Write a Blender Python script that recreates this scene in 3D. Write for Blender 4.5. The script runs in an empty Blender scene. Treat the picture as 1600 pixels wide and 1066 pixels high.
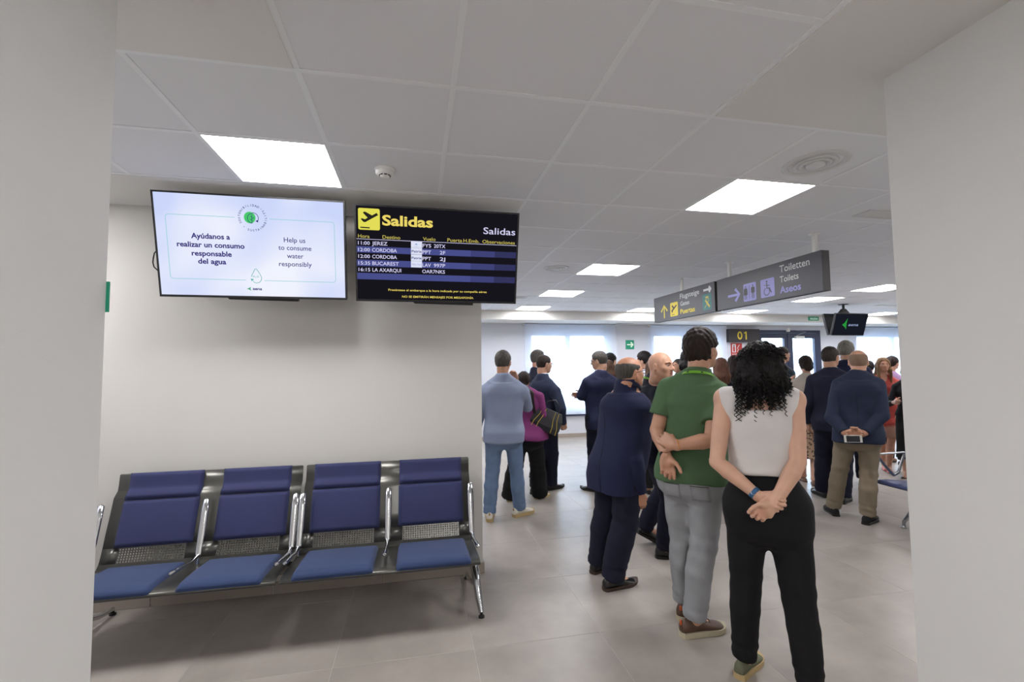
import bpy, math, random
import numpy as np
from mathutils import Vector, Matrix

random.seed(7)
PI = math.pi
S = bpy.context.scene
COL = S.collection

# ------------------------------------------------------------------ camera, world, exposure
CAM_Z, CEIL = 1.57, 2.732
YAW, PITCH, ROLL, FPX = 0.2049, 0.05736, -0.01038, 722.6
def cam_axes():
    cy, sy, cp, sp = math.cos(YAW), math.sin(YAW), math.cos(PITCH), math.sin(PITCH)
    fw = Vector((sy*cp, cy*cp, sp)); rt = Vector((cy, -sy, 0)); up = rt.cross(fw)
    c, s = math.cos(ROLL), math.sin(ROLL)
    return c*rt+s*up, -s*rt+c*up, fw
RT, UP, FW = cam_axes()
cd = bpy.data.cameras.new('camera'); cam = bpy.data.objects.new('camera', cd); COL.objects.link(cam)
cd.sensor_width = 36; cd.lens = FPX/1600*36; cd.clip_start = 0.05; cd.clip_end = 300
cam.matrix_world = Matrix(((RT.x, UP.x, -FW.x, 0), (RT.y, UP.y, -FW.y, 0), (RT.z, UP.z, -FW.z, CAM_Z), (0, 0, 0, 1)))
S.camera = cam
W = bpy.data.worlds.new('world'); S.world = W; W.use_nodes = True
W.node_tree.nodes['Background'].inputs[0].default_value = (0.58, 0.78, 1.0, 1)
W.node_tree.nodes['Background'].inputs[1].default_value = 10.5
S.view_settings.view_transform = 'Standard'; S.view_settings.look = 'None'
S.view_settings.gamma = 1; S.view_settings.use_curve_mapping = False
S.view_settings.exposure = 0.0
S.cycles.use_denoising = True
S.cycles.max_bounces = 10; S.cycles.diffuse_bounces = 5; S.cycles.transparent_max_bounces = 12
PANEL_LIGHT = 31.0

# ------------------------------------------------------------------ materials
def srgb(r, g, b):
    f = lambda c: ((c/255+0.055)/1.055)**2.4 if c/255 > 0.04045 else c/255/12.92
    return (f(r), f(g), f(b), 1)
MATS = {}
def mat(name, col, rough=0.6, metal=0.0, emit=0, bump=0, bscale=200, var=0, vscale=4, spec=0.5, sheen=0, sss=0, stretch=None, coord='Object'):
    if name in MATS: return MATS[name]
    m = bpy.data.materials.new(name); m.use_nodes = True; nt = m.node_tree; b = nt.nodes['Principled BSDF']
    c = srgb(*col) if max(col) > 1.001 else (*col, 1)
    b.inputs['Base Color'].default_value = c
    b.inputs['Roughness'].default_value = rough; b.inputs['Metallic'].default_value = metal
    b.inputs['Specular IOR Level'].default_value = spec
    if sheen: b.inputs['Sheen Weight'].default_value = sheen
    if sss:
        b.inputs['Subsurface Weight'].default_value = sss; b.inputs['Subsurface Radius'].default_value = (0.012, 0.005, 0.003)
        b.inputs['Subsurface Scale'].default_value = 1
    if emit:
        b.inputs['Emission Color'].default_value = c; b.inputs['Emission Strength'].default_value = emit
    if bump or var:
        tc = nt.nodes.new('ShaderNodeTexCoord'); src = tc.outputs[coord]
        if stretch:
            mp = nt.nodes.new('ShaderNodeMapping'); mp.inputs['Scale'].default_value = stretch
            nt.links.new(src, mp.inputs[0]); src = mp.outputs[0]
    if bump:
        n = nt.nodes.new('ShaderNodeTexNoise'); n.inputs['Scale'].default_value = bscale; n.inputs['Detail'].default_value = 3
        nt.links.new(src, n.inputs['Vector'])
        bp = nt.nodes.new('ShaderNodeBump'); bp.inputs['Strength'].default_value = bump; bp.inputs['Distance'].default_value = 0.004
        nt.links.new(n.outputs[0], bp.inputs['Height']); nt.links.new(bp.outputs[0], b.inputs['Normal'])
    if var:
        n = nt.nodes.new('ShaderNodeTexNoise'); n.inputs['Scale'].default_value = vscale; n.inputs['Detail'].default_value = 4
        nt.links.new(src, n.inputs['Vector'])
        r = nt.nodes.new('ShaderNodeValToRGB')
        r.color_ramp.elements[0].position = 0.3; r.color_ramp.elements[1].position = 0.7
        r.color_ramp.elements[0].color = tuple(x*(1-var) for x in c[:3])+(1,)
        r.color_ramp.elements[1].color = tuple(min(1, x*(1+var)) for x in c[:3])+(1,)
        nt.links.new(n.outputs[0], r.inputs[0]); nt.links.new(r.outputs[0], b.inputs['Base Color'])
    MATS[name] = m
    return m

M_WALL = mat('painted_wall', (198, 195, 190), 0.75, bump=0.12, bscale=350)
M_WALLC = mat('painted_wall_corridor', (220, 219, 217), 0.75, bump=0.12, bscale=350)
M_WALLB = mat('painted_wall_back', (206, 209, 218), 0.75, bump=0.1, bscale=350)
M_PLASTER = mat('ceiling_plaster', (218, 216, 212), 0.85, bump=0.05, bscale=300)
M_TILE = mat('ceiling_tile', (222, 222, 224), 0.85, bump=0.12, bscale=500)
M_GRID = mat('ceiling_grid', (228, 229, 230), 0.5)
M_GROUT = mat('grout', (178, 174, 168), 0.8)
M_BASE = mat('baseboard_tile', (158, 148, 138), 0.45, var=0.06, vscale=3)
M_CHROME = mat('chrome', (205, 206, 208), 0.12, metal=1.0)
M_ALU = mat('brushed_aluminium', (165, 167, 170), 0.32, metal=1.0)
M_SHELL = mat('grey_coated_steel', (92, 91, 86), 0.3, metal=0.65)
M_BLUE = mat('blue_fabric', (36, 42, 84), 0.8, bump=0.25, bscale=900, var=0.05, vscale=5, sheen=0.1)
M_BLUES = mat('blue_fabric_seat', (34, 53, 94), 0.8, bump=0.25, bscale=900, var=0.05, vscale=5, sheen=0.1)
M_BLUEP = mat('blue_polyurethane', (62, 72, 112), 0.45)
M_BLACK = mat('black_plastic', (22, 22, 25), 0.35)
M_BLACKM = mat('black_metal', (28, 28, 31), 0.4, metal=0.3)
M_SIGN = mat('sign_grey', (68, 68, 74), 0.45)
M_SIGND = mat('sign_dark', (50, 47, 48), 0.5)
M_WHITE = mat('white_plastic', (228, 227, 222), 0.4)
M_PVC = mat('white_window_frame', (205, 214, 230), 0.4)
M_NAVYF = mat('navy_door_frame', (44, 52, 78), 0.4)
M_SILL = mat('navy_rail', (40, 48, 86), 0.4)
M_RUB = mat('black_rubber', (20, 20, 20), 0.7)

def floor_material():
    m = bpy.data.materials.new('porcelain_floor_tile'); m.use_nodes = True; nt = m.node_tree; b = nt.nodes['Principled BSDF']
    tc = nt.nodes.new('ShaderNodeTexCoord'); oi = nt.nodes.new('ShaderNodeObjectInfo')
    add = nt.nodes.new('ShaderNodeVectorMath'); add.operation = 'ADD'
    geo = nt.nodes.new('ShaderNodeNewGeometry')
    sc = nt.nodes.new('ShaderNodeVectorMath'); sc.operation = 'SCALE'; sc.inputs['Scale'].default_value = 7.0
    nt.links.new(oi.outputs['Random'], sc.inputs[0]); nt.links.new(geo.outputs['Position'], add.inputs[0]); nt.links.new(sc.outputs[0], add.inputs[1])
    n = nt.nodes.new('ShaderNodeTexNoise'); n.inputs['Scale'].default_value = 2.2; n.inputs['Detail'].default_value = 7; n.inputs['Roughness'].default_value = 0.62
    nt.links.new(add.outputs[0], n.inputs['Vector'])
    r = nt.nodes.new('ShaderNodeValToRGB'); r.color_ramp.elements[0].position = 0.3; r.color_ramp.elements[1].position = 0.72
    r.color_ramp.elements[0].color = srgb(143, 136, 129); r.color_ramp.elements[1].color = srgb(168, 160, 152)
    nt.links.new(n.outputs[0], r.inputs[0]); nt.links.new(r.outputs[0], b.inputs['Base Color'])
    rr = nt.nodes.new('ShaderNodeMapRange'); rr.inputs['To Min'].default_value = 0.3; rr.inputs['To Max'].default_value = 0.42
    nt.links.new(n.outputs[0], rr.inputs[0]); nt.links.new(rr.outputs[0], b.inputs['Roughness'])
    b.inputs['Specular IOR Level'].default_value = 0.45
    return m
M_FLOOR = floor_material()

def emit_mat(name, col, s):
    if name in MATS: return MATS[name]
    m = bpy.data.materials.new(name); m.use_nodes = True; nt = m.node_tree; nt.nodes.clear()
    e = nt.nodes.new('ShaderNodeEmission'); o = nt.nodes.new('ShaderNodeOutputMaterial')
    e.inputs[0].default_value = srgb(*col); e.inputs[1].default_value = s; nt.links.new(e.outputs[0], o.inputs[0])
    MATS[name] = m; return m
M_LIGHT = emit_mat('led_panel', (252, 251, 252), PANEL_LIGHT)

def blind_mat():
    m = bpy.data.materials.new('screen_fabric'); m.use_nodes = True; nt = m.node_tree; nt.nodes.clear()
    o = nt.nodes.new('ShaderNodeOutputMaterial'); mx = nt.nodes.new('ShaderNodeMixShader'); mx2 = nt.nodes.new('ShaderNodeMixShader')
    t = nt.nodes.new('ShaderNodeBsdfTransparent'); tl = nt.nodes.new('ShaderNodeBsdfTranslucent'); d = nt.nodes.new('ShaderNodeBsdfDiffuse')
    tl.inputs[0].default_value = (0.85, 0.88, 0.93, 1); d.inputs[0].default_value = (0.8, 0.82, 0.86, 1)
    mx2.inputs[0].default_value = 0.72; nt.links.new(tl.outputs[0], mx2.inputs[1]); nt.links.new(d.outputs[0], mx2.inputs[2])
    mx.inputs[0].default_value = 0.45; nt.links.new(t.outputs[0], mx.inputs[1]); nt.links.new(mx2.outputs[0], mx.inputs[2])
    nt.links.new(mx.outputs[0], o.inputs[0]); return m
def glass_mat(name='window_glass', tint=(1, 1, 1, 1)):
    m = bpy.data.materials.new(name); m.use_nodes = True; nt = m.node_tree; nt.nodes.clear()
    o = nt.nodes.new('ShaderNodeOutputMaterial'); mx = nt.nodes.new('ShaderNodeMixShader')
    t = nt.nodes.new('ShaderNodeBsdfTransparent'); g = nt.nodes.new('ShaderNodeBsdfGlossy'); g.inputs['Roughness'].default_value = 0.02
    t.inputs[0].default_value = tint
    mx.inputs[0].default_value = 0.05
    nt.links.new(t.outputs[0], mx.inputs[1]); nt.links.new(g.outputs[0], mx.inputs[2])
    nt.links.new(mx.outputs[0], o.inputs[0]); return m
M_BLIND, M_GLASS = blind_mat(), glass_mat()

# ------------------------------------------------------------------ object helpers
def link(name, me, m=None, parent=None, loc=None):
    o = bpy.data.objects.new(name, me); COL.objects.link(o)
    if m is not None and me is not None and not me.materials: me.materials.append(m)
    if parent: o.parent = parent
    if loc is not None: o.location = loc
    return o
def empty(name, loc=(0, 0, 0), rz=0, parent=None):
    o = bpy.data.objects.new(name, None); COL.objects.link(o); o.location = loc; o.rotation_euler = (0, 0, rz)
    o.empty_display_size = 0.1
    if parent: o.parent = parent
    return o
def tag(o, label=None, cat=None, group=None, kind=None):
    if label: o['label'] = label
    if cat: o['category'] = cat
    if group: o['group'] = group
    if kind: o['kind'] = kind
    return o
def pymesh(name, V, F, smooth=False):
    me = bpy.data.meshes.new(name); me.from_pydata([tuple(v) for v in V], [], F); me.update()
    if smooth: me.polygons.foreach_set('use_smooth', [True]*len(me.polygons))
    return me
class MB:
    """collects simple solids into one mesh"""
    def __init__(s): s.V = []; s.F = []; s.sm = []
    def add(s, V, F, smooth=False):
        n = len(s.V); s.V += [tuple(v) for v in V]; s.F += [tuple(i+n for i in f) for f in F]; s.sm += [smooth]*len(F); return s
    def box(s, x0, x1, y0, y1, z0, z1):
        V = [(x, y, z) for z in (z0, z1) for x, y in ((x0, y0), (x1, y0), (x1, y1), (x0, y1))]
        return s.add(V, [(3, 2, 1, 0), (4, 5, 6, 7), (0, 1, 5, 4), (1, 2, 6, 5), (2, 3, 7, 6), (3, 0, 4, 7)])
    def bbox(s, x0, x1, y0, y1, z0, z1, b=0.004):
        """box with chamfered edges"""
        V = []; idx = {}
        for ix, x in enumerate((x0, x1)):
            for iy, y in enumerate((y0, y1)):
                for iz, z in enumerate((z0, z1)):
                    sx, sy, sz = (1, -1)[ix], (1, -1)[iy], (1, -1)[iz]
                    for a, d in enumerate(((0, b, b), (b, 0, b), (b, b, 0))):
                        idx[ix, iy, iz, a] = len(V); V.append((x+sx*d[0], y+sy*d[1], z+sz*d[2]))
        import bmesh
        bm = bmesh.new(); vs = [bm.verts.new(v) for v in V]
        r = bmesh.ops.convex_hull(bm, input=vs); bmesh.ops.dissolve_limit(bm, angle_limit=0.01, verts=bm.verts[:], edges=bm.edges[:])
        bm.verts.index_update(); Vv = [v.co[:] for v in bm.verts]; F = [[v.index for v in f.verts] for f in bm.faces]; bm.free()
        return s.add(Vv, F)
    def tube(s, pts, r, n=12, caps=True, flat=None):
        pts = [Vector(p) for p in pts]; rs = r if isinstance(r, (list, tuple)) else [r]*len(pts)
        rings = []; ref = None
        for i, p in enumerate(pts):
            t = (pts[min(i+1, len(pts)-1)]-pts[max(i-1, 0)]).normalized()
            if ref is None:
                ref = Vector((0, 0, 1)) if abs(t.z) < 0.9 else Vector((1, 0, 0))
            u = ref-t*ref.dot(t)
            if u.length < 1e-4: u = t.orthogonal()
            u.normalize(); v = t.cross(u); ref = u
            fu, fv = (1, 1) if flat is None else flat
            rings.append([p+u*math.cos(a*2*PI/n)*rs[i]*fu+v*math.sin(a*2*PI/n)*rs[i]*fv for a in range(n)])
        V = [q for rg in rings for q in rg]; F = []
        for i in range(len(rings)-1):
            for a in range(n):
                b_ = (a+1) % n; F.append((i*n+a, i*n+b_, (i+1)*n+b_, (i+1)*n+a))
        s.add(V, F, True)
        if caps:
            s.add(rings[0], [tuple(reversed(range(n)))]); s.add(rings[-1], [tuple(range(n))])
        return s
    def lathe(s, prof, c=(0, 0, 0), n=32, axis='z'):
        V = []; F = []
        for r, z in prof:
            for a in range(n):
                x, y = r*math.cos(2*PI*a/n), r*math.sin(2*PI*a/n)
                V.append((c[0]+x, c[1]+y, c[2]+z))
        for i in range(len(prof)-1):
            for a in range(n):
                b_ = (a+1) % n; F.append((i*n+a, i*n+b_, (i+1)*n+b_, (i+1)*n+a))
        return s.add(V, F, True)
    def prism(s, poly, fr, t0, t1):
        """poly in (u,v); fr = (O,R,U,N); extruded t0..t1 along N"""
        O, R, U, N = fr; n = len(poly)
        V = [O+R*u+U*v+N*t0 for u, v in poly]+[O+R*u+U*v+N*t1 for u, v in poly]
        F = [tuple(reversed(range(n))), tuple(range(n, 2*n))]+[(i, (i+1) % n, n+(i+1) % n, n+i) for i in range(n)]
        return s.add(V, F)
    def mesh(s, name):
        me = bpy.data.meshes.new(name); me.from_pydata(s.V, [], s.F); me.update()
        me.polygons.foreach_set('use_smooth', s.sm); return me
    def build(s, name, m, parent=None, loc=None):
        return link(name, s.mesh(name), m, parent, loc)

def at(px, py, Y):
    d = FW+RT*((px-800)/FPX)-UP*((py-533)/FPX); k = Y/d.y
    return Vector((d.x*k, Y, CAM_Z+d.z*k))
def ground(px, py):
    d = FW+RT*((px-800)/FPX)-UP*((py-533)/FPX); k = -CAM_Z/d.z
    return Vector((d.x*k, d.y*k, 0))

def rrect(x0, x1, y0, y1, r, n=5):
    P = []
    for cx, cy, a0 in ((x1-r, y1-r, 0), (x0+r, y1-r, 90), (x0+r, y0+r, 180), (x1-r, y0+r, 270)):
        for i in range(n+1):
            a = math.radians(a0+90*i/n); P.append((cx+r*math.cos(a), cy+r*math.sin(a)))
    return P
def frame(O, R, U):
    O, R, U = Vector(O), Vector(R).normalized(), Vector(U).normalized()
    return (O, R, U, R.cross(U))
def text(name, body, fr, x0, x1, y0, h, m, parent, bold=0.0, eps=0.0015, dep=0.0006, shear=0):
    """flat lettering: from x0 to x1, on baseline y0, capital height h, in the frame's plane"""
    cu = bpy.data.curves.new(name, 'FONT'); cu.body = body; cu.size = 1.0; cu.offset = bold; cu.resolution_u = 3; cu.shear = shear
    ob = bpy.data.objects.new(name, cu); COL.objects.link(ob)
    dg = bpy.context.evaluated_depsgraph_get(); dg.update()
    me = bpy.data.meshes.new_from_object(ob.evaluated_get(dg)); COL.objects.unlink(ob); bpy.data.objects.remove(ob)
    V = np.zeros(len(me.vertices)*3); me.vertices.foreach_get('co', V); V = V.reshape(-1, 3)
    a, b = V[:, 0].min(), V[:, 0].max(); sy = h/0.73; sx = (x1-x0)/(b-a)
    if name == 't': sx = sy; x0 = -(b-a)*sx/2
    O, R, U, N = fr
    P = np.array(O)+np.outer((V[:, 0]-a)*sx+x0, R)+np.outer(V[:, 1]*sy+y0, U)+np.outer(np.full(len(V), eps), N)
    me.vertices.foreach_set('co', P.astype(np.float32).ravel()); me.update(); me.materials.clear()
    return link(name, me, m, parent)
def ring_text(name, body, fr, cx, cy, r, a0, a1, h, m, parent, eps=0.0015):
    O, R, U, N = fr; grp = MB()
    n = len(body)
    for i, ch in enumerate(body):
        if ch == ' ': continue
        a = math.radians(a0+(a1-a0)*i/(n-1)); inward = a1 > a0
        c = O+R*(cx+r*math.cos(a))+U*(cy+r*math.sin(a))
        if not inward: r2 = R*math.sin(a)-U*math.cos(a); u2 = R*math.cos(a)+U*math.sin(a)
        else: r2 = -R*math.sin(a)+U*math.cos(a); u2 = -R*math.cos(a)-U*math.sin(a)
        t = text('t', ch, (c-u2*h/2, r2, u2, N), -h*0.36, h*0.36, 0, h, None, None, 0.01, eps)
        me = t.data; grp.add([v.co[:] for v in me.vertices], [tuple(p.vertices) for p in me.polygons]); bpy.data.objects.remove(t)
    return grp.build(name, m, parent)
def line_path(pts, w, fr, eps):
    """flat ribbon along points in the plane"""
    O, R, U, N = fr; g = MB(); P = [Vector(p) for p in pts]; V = []; F = []
    for i, p in enumerate(P):
        t = (P[min(i+1, len(P)-1)]-P[max(i-1, 0)]).normalized(); nn = Vector((-t.y, t.x))
        for s_ in (1, -1):
            q = p+nn*w/2*s_; V.append(O+R*q.x+U*q.y+N*eps)
    for i in range(len(P)-1): F.append((2*i, 2*i+1, 2*i+3, 2*i+2))
    return g.add(V, F)
def flat(poly, fr, eps):
    O, R, U, N = fr
    return MB().add([O+R*u+U*v+N*eps for u, v in poly], [tuple(range(len(poly)))])

# ================================================================== STRUCTURE
GX, GY = -1.0523, 1.8591       # ceiling grid origin (0.6 m modules)
BACK_Y, BEAM_Y, SOFF = 10.0, 9.18, 2.55
XL, XR, YN = -3.2, 15.0, -2.6
SW_Y, SW_X = 3.62, 0.505        # screens wall face and its free end
CL, CR, CY = -0.84, 1.86, 1.47  # corridor walls and where they end

def tag_s(o): o['kind'] = 'structure'; return o
fl = tag_s(MB().box(XL-.3, XR+.3, YN-.3, BACK_Y+.25, -0.2, -0.0012).build('floor', M_GROUT))
# floor tiles 0.75 m, laid as separate tiles
T, gap = 0.75, 0.003
tm = MB().bbox(gap/2, T-gap/2, gap/2, T-gap/2, -0.012, 0, 0.0008).mesh('floor_tile'); tm.materials.append(M_FLOOR)
rest = MB(); nfl = 0
fx0, fy0 = 0.32-T*6, 2.67-T*8
for j in range(0, 18):
    for i in range(0, 27):
        x, y = fx0+i*T, fy0+j*T
        if x < XL-T or x > XR or y > BACK_Y or y < YN-T: continue
        cx, cy = x+T/2, y+T/2
        vis = cy > 1.0 and cx > -2.6 and (cx < 1.35*cy+0.9) and not (cy > 4.2 and cx < 0.1*cy-0.3)
        if vis and nfl < 290: link('floor_tile', tm, None, fl, (x, y, 0)); nfl += 1
        else: rest.box(x+gap/2, x+T-gap/2, y+gap/2, y+T-gap/2, -0.012, 0)
o = rest.build('floor_tile', M_FLOOR, fl); o['kind'] = 'stuff'

# ceiling
ce = tag_s(MB().box(XL-.3, XR+.3, YN-.3, BACK_Y+.25, CEIL+0.03, CEIL+0.25).build('ceiling', M_PLASTER))
lights = [(0, 1), (5, 1), (5, 5), (5, 8), (5, 11), (9, 11), (13, 11), (13, 8), (13, 6), (19, 11), (9, 5), (17, 8), (17, 5), (9, 2), (13, 2), (21, 2), (21, 5), (22, 8), (1, 5), (1, 8), (1, 11), (-3, 1)]
lights = [l for l in lights if l not in ((9, 5), (9, 2))]+[(10, 0)]
rounds = [(5, 0), (4, 5), (4, 9)]
def is_plaster(u, v):
    if v < 0 and (u < 1 or u >= 4): return True
    if v in (2,) and u < 3 and u >= -4: return True
    if 3 <= v < 4 and u < 2: return True
    return False
tl = MB().bbox(0.009, 0.591, 0.009, 0.591, 0, 0.012, 0.001).mesh('ceiling_tile'); tl.materials.append(M_TILE)
rest = MB(); grid = MB(); nc = 0
for v in range(-8, 14):
    for u in range(-4, 27):
        x, y = GX+u*.6, GY+v*.6
        if x > XR or x+.6 < XL or y >= BEAM_Y-0.02: continue
        if is_plaster(u, v): continue
        if v < 0 and not (1 <= u < 4): continue
        y1 = min(0.588, BEAM_Y-y)
        if (u, v) in lights: continue
        vis = v >= -3 and x+.3 < 1.4*(y+.3)+.9 and not (v >= 3 and x < 0.13*y-0.6) and not (x < -2.4) and y > 0.2
        if vis and nc < 280 and y1 > 0.58: link('ceiling_tile', tl, None, ce, (x, y, CEIL)); nc += 1
        else: rest.box(x+.012, x+.588, y+.012, y+y1, CEIL, CEIL+.012)
o = rest.build('ceiling_tile', M_TILE, ce); o['kind'] = 'stuff'
# T bars
gz0, gz1 = CEIL-0.003, CEIL+0.03
for u in range(-4, 28):
    x = GX+u*.6
    if x < XL or x > XR: continue
    if u in (1, 2, 3, 4): grid.box(x-.012, x+.012, YN, GY, gz0, gz1)
    if u >= 3: grid.box(x-.012, x+.012, GY, BEAM_Y, gz0, gz1)
    else: grid.box(x-.012, x+.012, GY, GY+1.2, gz0, gz1); grid.box(x-.012, x+.012, GY+2.4, BEAM_Y, gz0, gz1)
for v in range(-7, 13):
    y = GY+v*.6
    if v < 0: grid.box(GX+.6, GX+2.4, y-.012, y+.012, gz0-.0006, gz1+.001)
    elif v == 3: grid.box(GX+1.8, XR, y-.012, y+.012, gz0-.0006, gz1+.001)
    else: grid.box(XL, XR, y-.012, y+.012, gz0-.0006, gz1+.001)
g = grid.build('ceiling_grid', M_GRID, ce)
pl = MB()
pl.box(XL, GX+.588, YN, GY-.0125, CEIL-.008, CEIL+.03); pl.box(GX+2.412, XR, YN, GY-.0125, CEIL-.008, CEIL+.03)
pl.box(XL, GX+1.788, GY+1.2125, GY+2.388, CEIL-.006, CEIL+.03)
pl.build('plaster_border', M_PLASTER, ce)

# walls
def wall(name, *b, m=M_WALL):
    return tag_s(MB().box(*b).build(name, m))
wall('wall_left_corridor', CL-0.25, CL, YN, CY, 0, CEIL+.03, m=M_WALLC)
wall('wall_right_corridor', CR, CR+0.3, YN, CY, 0, CEIL+.03, m=M_WALLC)
wall('wall_front_left', XL, CL-.25, CY-.25, CY, 0, CEIL+.03)
wall('wall_front_right', CR+.3, XR, CY-.25, CY, 0, CEIL+.03)
wall('wall_near', CL-.25, CR+.3, YN-.2, YN, 0, CEIL+.03)
wall('wall_screens', XL, SW_X, SW_Y, SW_Y+.35, 0, CEIL+.03)
wall('wall_left', XL-.2, XL, CY-.25, BACK_Y, 0, CEIL+.03, m=M_WALLB)
wall('wall_right', XR, XR+.2, CY-.25, BACK_Y, 0, CEIL+.03, m=M_WALLB)
# bulkhead
bk = tag_s(MB().box(XL, XR, BEAM_Y, BACK_Y, SOFF, CEIL+.03).build('trim_1', M_PLASTER))

# back wall with window and door openings (built from piers)
WZ0, WZ1 = 0.53, 2.40
wins = [(-0.9, 1.27), (2.42, 4.42), (5.42, 7.30), (11.25, 13.9)]
door_x0, door_x1, door_z = 8.22, 10.16, 2.44
bw = MB(); xs = [XL]+[e for w in wins[:3] for e in w]+[door_x0, door_x1]+list(wins[3])+[XR]
for k in range(0, len(xs), 2): bw.box(xs[k], xs[k+1], BACK_Y, BACK_Y+.22, 0, CEIL+.03)
for a, b in wins: bw.box(a, b, BACK_Y, BACK_Y+.22, 0, WZ0); bw.box(a, b, BACK_Y, BACK_Y+.22, WZ1, CEIL+.03)
bw.box(door_x0, door_x1, BACK_Y, BACK_Y+.22, door_z, CEIL+.03)
tag_s(bw.build('wall_back', M_WALLB))
wn = 0
for a, b in wins:
    wn += 1
    nm = 'window_%d' % wn
    fb = MB()
    y0, y1 = BACK_Y+.10, BACK_Y+.16; f = .075; mid = (a+b)/2-.02
    fb.box(a, a+f, y0, y1, WZ0, WZ1); fb.box(b-f, b, y0, y1, WZ0, WZ1); fb.box(a+f, b-f, y0, y1, WZ0, WZ0+f); fb.box(a+f, b-f, y0, y1, WZ1-f, WZ1)
    r = tag_s(fb.build(nm, M_PVC))
    # two sashes, each with its pane
    for (s0, s1) in ((a+f, mid), (mid, b-f)):
        sb = MB(); g_ = .055; q0, q1 = y0-.02, y1-.005; z0, z1 = WZ0+f-.01, WZ1-f+.01
        sb.box(s0, s0+g_, q0, q1, z0, z1); sb.box(s1-g_, s1, q0, q1, z0, z1); sb.box(s0+g_, s1-g_, q0, q1, z0, z0+g_); sb.box(s0+g_, s1-g_, q0, q1, z1-g_, z1)
        sh = sb.build('sash', M_PVC, r)
        MB().box(s0+g_, s1-g_, (q0+q1)/2-.004, (q0+q1)/2+.004, z0+g_, z1-g_).build('pane', M_GLASS, sh)
    MB().box(a-.03, b+.03, BACK_Y-.05, BACK_Y+.1, WZ0-.055, WZ0).build('window_sill', M_SILL, r)

# exterior: apron and a low pale building line
tag_s(MB().box(-60, 80, BACK_Y+.25, 130, -0.35, -0.15).build('ground_outside', mat('apron_concrete', (176, 178, 180), 0.9, var=0.08, vscale=0.3)))
hb = MB()
for k in range(9):
    hb.box(-70+k*22, -70+k*22+17, 110, 122, -0.2, 3.2+1.6*((k*37) % 5)/4)
tag_s(hb.build('buildings_outside', mat('far_buildings', (205, 210, 216), 0.9)))

# blinds: tube, fabric, bottom bar, brackets
def blind(x0, x1, label, z1=2.515, zb=0.53):
    r = empty('roller_blind', (x0, BACK_Y-.05, z1)); tag(r, label, 'blind')
    W_ = x1-x0
    MB().tube([(0, 0, 0), (W_, 0, 0)], 0.022, 14).build('roller_tube', M_PVC, r)
    MB().box(0.015, W_-.015, -0.0005, 0.0005, zb-z1, 0).build('fabric', M_BLIND, r, (0, -.02, 0))
    MB().bbox(0.015, W_-.015, -0.008, 0.008, zb-z1-.02, zb-z1, .003).build('bottom_bar', M_PVC, r, (0, -.02, 0))
    for x in (-.006, W_-.006): MB().bbox(x, x+.012, -.035, .05, -.035, .035, .003).build('bracket', M_WHITE, r)
blind(-1.0, 1.40, 'white roller blind over the window half hidden by the screens wall')
blind(2.33, 4.53, 'white roller blind over the bright double window behind the men in dark suits')
blind(5.36, 7.40, 'white roller blind behind the bald smiling man and the man in green')
blind(11.15, 14.1, 'white roller blind over the window behind the woman in the orange dress')

# double door
dr = empty('door_1', (door_x0, BACK_Y, 0)); tag_s(dr)
DW = door_x1-door_x0
fb = MB(); fb.box(0, .07, -.01, .12, 0, door_z); fb.box(DW-.07, DW, -.01, .12, 0, door_z); fb.box(.07, DW-.07, -.01, .12, door_z-.07, door_z)
fb.build('door_frame', M_NAVYF, dr)
for k, (a, b) in enumerate(((.075, DW/2-.003), (DW/2+.003, DW-.075))):
    lb = MB(); s_ = .12; y0, y1 = -.02, .05; z0, z1 = .01, door_z-.075
    lb.box(a, a+s_, y0, y1, z0, z1); lb.box(b-s_, b, y0, y1, z0, z1); lb.box(a+s_, b-s_, y0, y1, z1-.13, z1); lb.box(a+s_, b-s_, y0, y1, z0, z0+.16)
    leaf = lb.build('door_leaf', M_NAVYF, dr)
    MB().box(a+s_, b-s_, .01, .02, z0+.16, z1-.13).build('pane', M_GLASS, leaf)
    hx = b-.06 if k == 0 else a+.06
    MB().bbox(min(hx, hx+(-.62 if k == 0 else .62)), max(hx, hx+(-.62 if k == 0 else .62)), -.085, -.055, 1.02, 1.07, .006).box(hx-.02, hx+.02, -.085, -.02, .98, 1.11).build('push_bar', M_ALU, leaf)
cb = MB().bbox(DW/2+.17, DW/2+.44, -.075, -.02, door_z-.215, door_z-.15, .006).build('door_closer', M_WHITE, dr)
MB().tube([(DW/2+.2, -.07, door_z-.14), (DW/2+.42, -.14, door_z-.05), (DW/2+.2, -.03, door_z+.0)], .009, 8).build('closer_arm', M_ALU, dr)
MB().bbox(DW/2-.05, DW/2+.03, -.06, .0, door_z-.04, door_z+.06, .006).build('door_contact', M_WHITE, dr)
MB().box(DW/2-.03, DW/2+.03, -.035, -.02, .01, door_z-.08).build('meeting_stile', M_NAVYF, dr)

# baseboards
def bb(name, x0, x1, y0, y1, m=M_BASE, h=.082, piece=None):
    r = tag_s(MB().box(x0, x1, y0, y1, 0, h-.004).build(name, M_GROUT))
    return r
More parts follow.
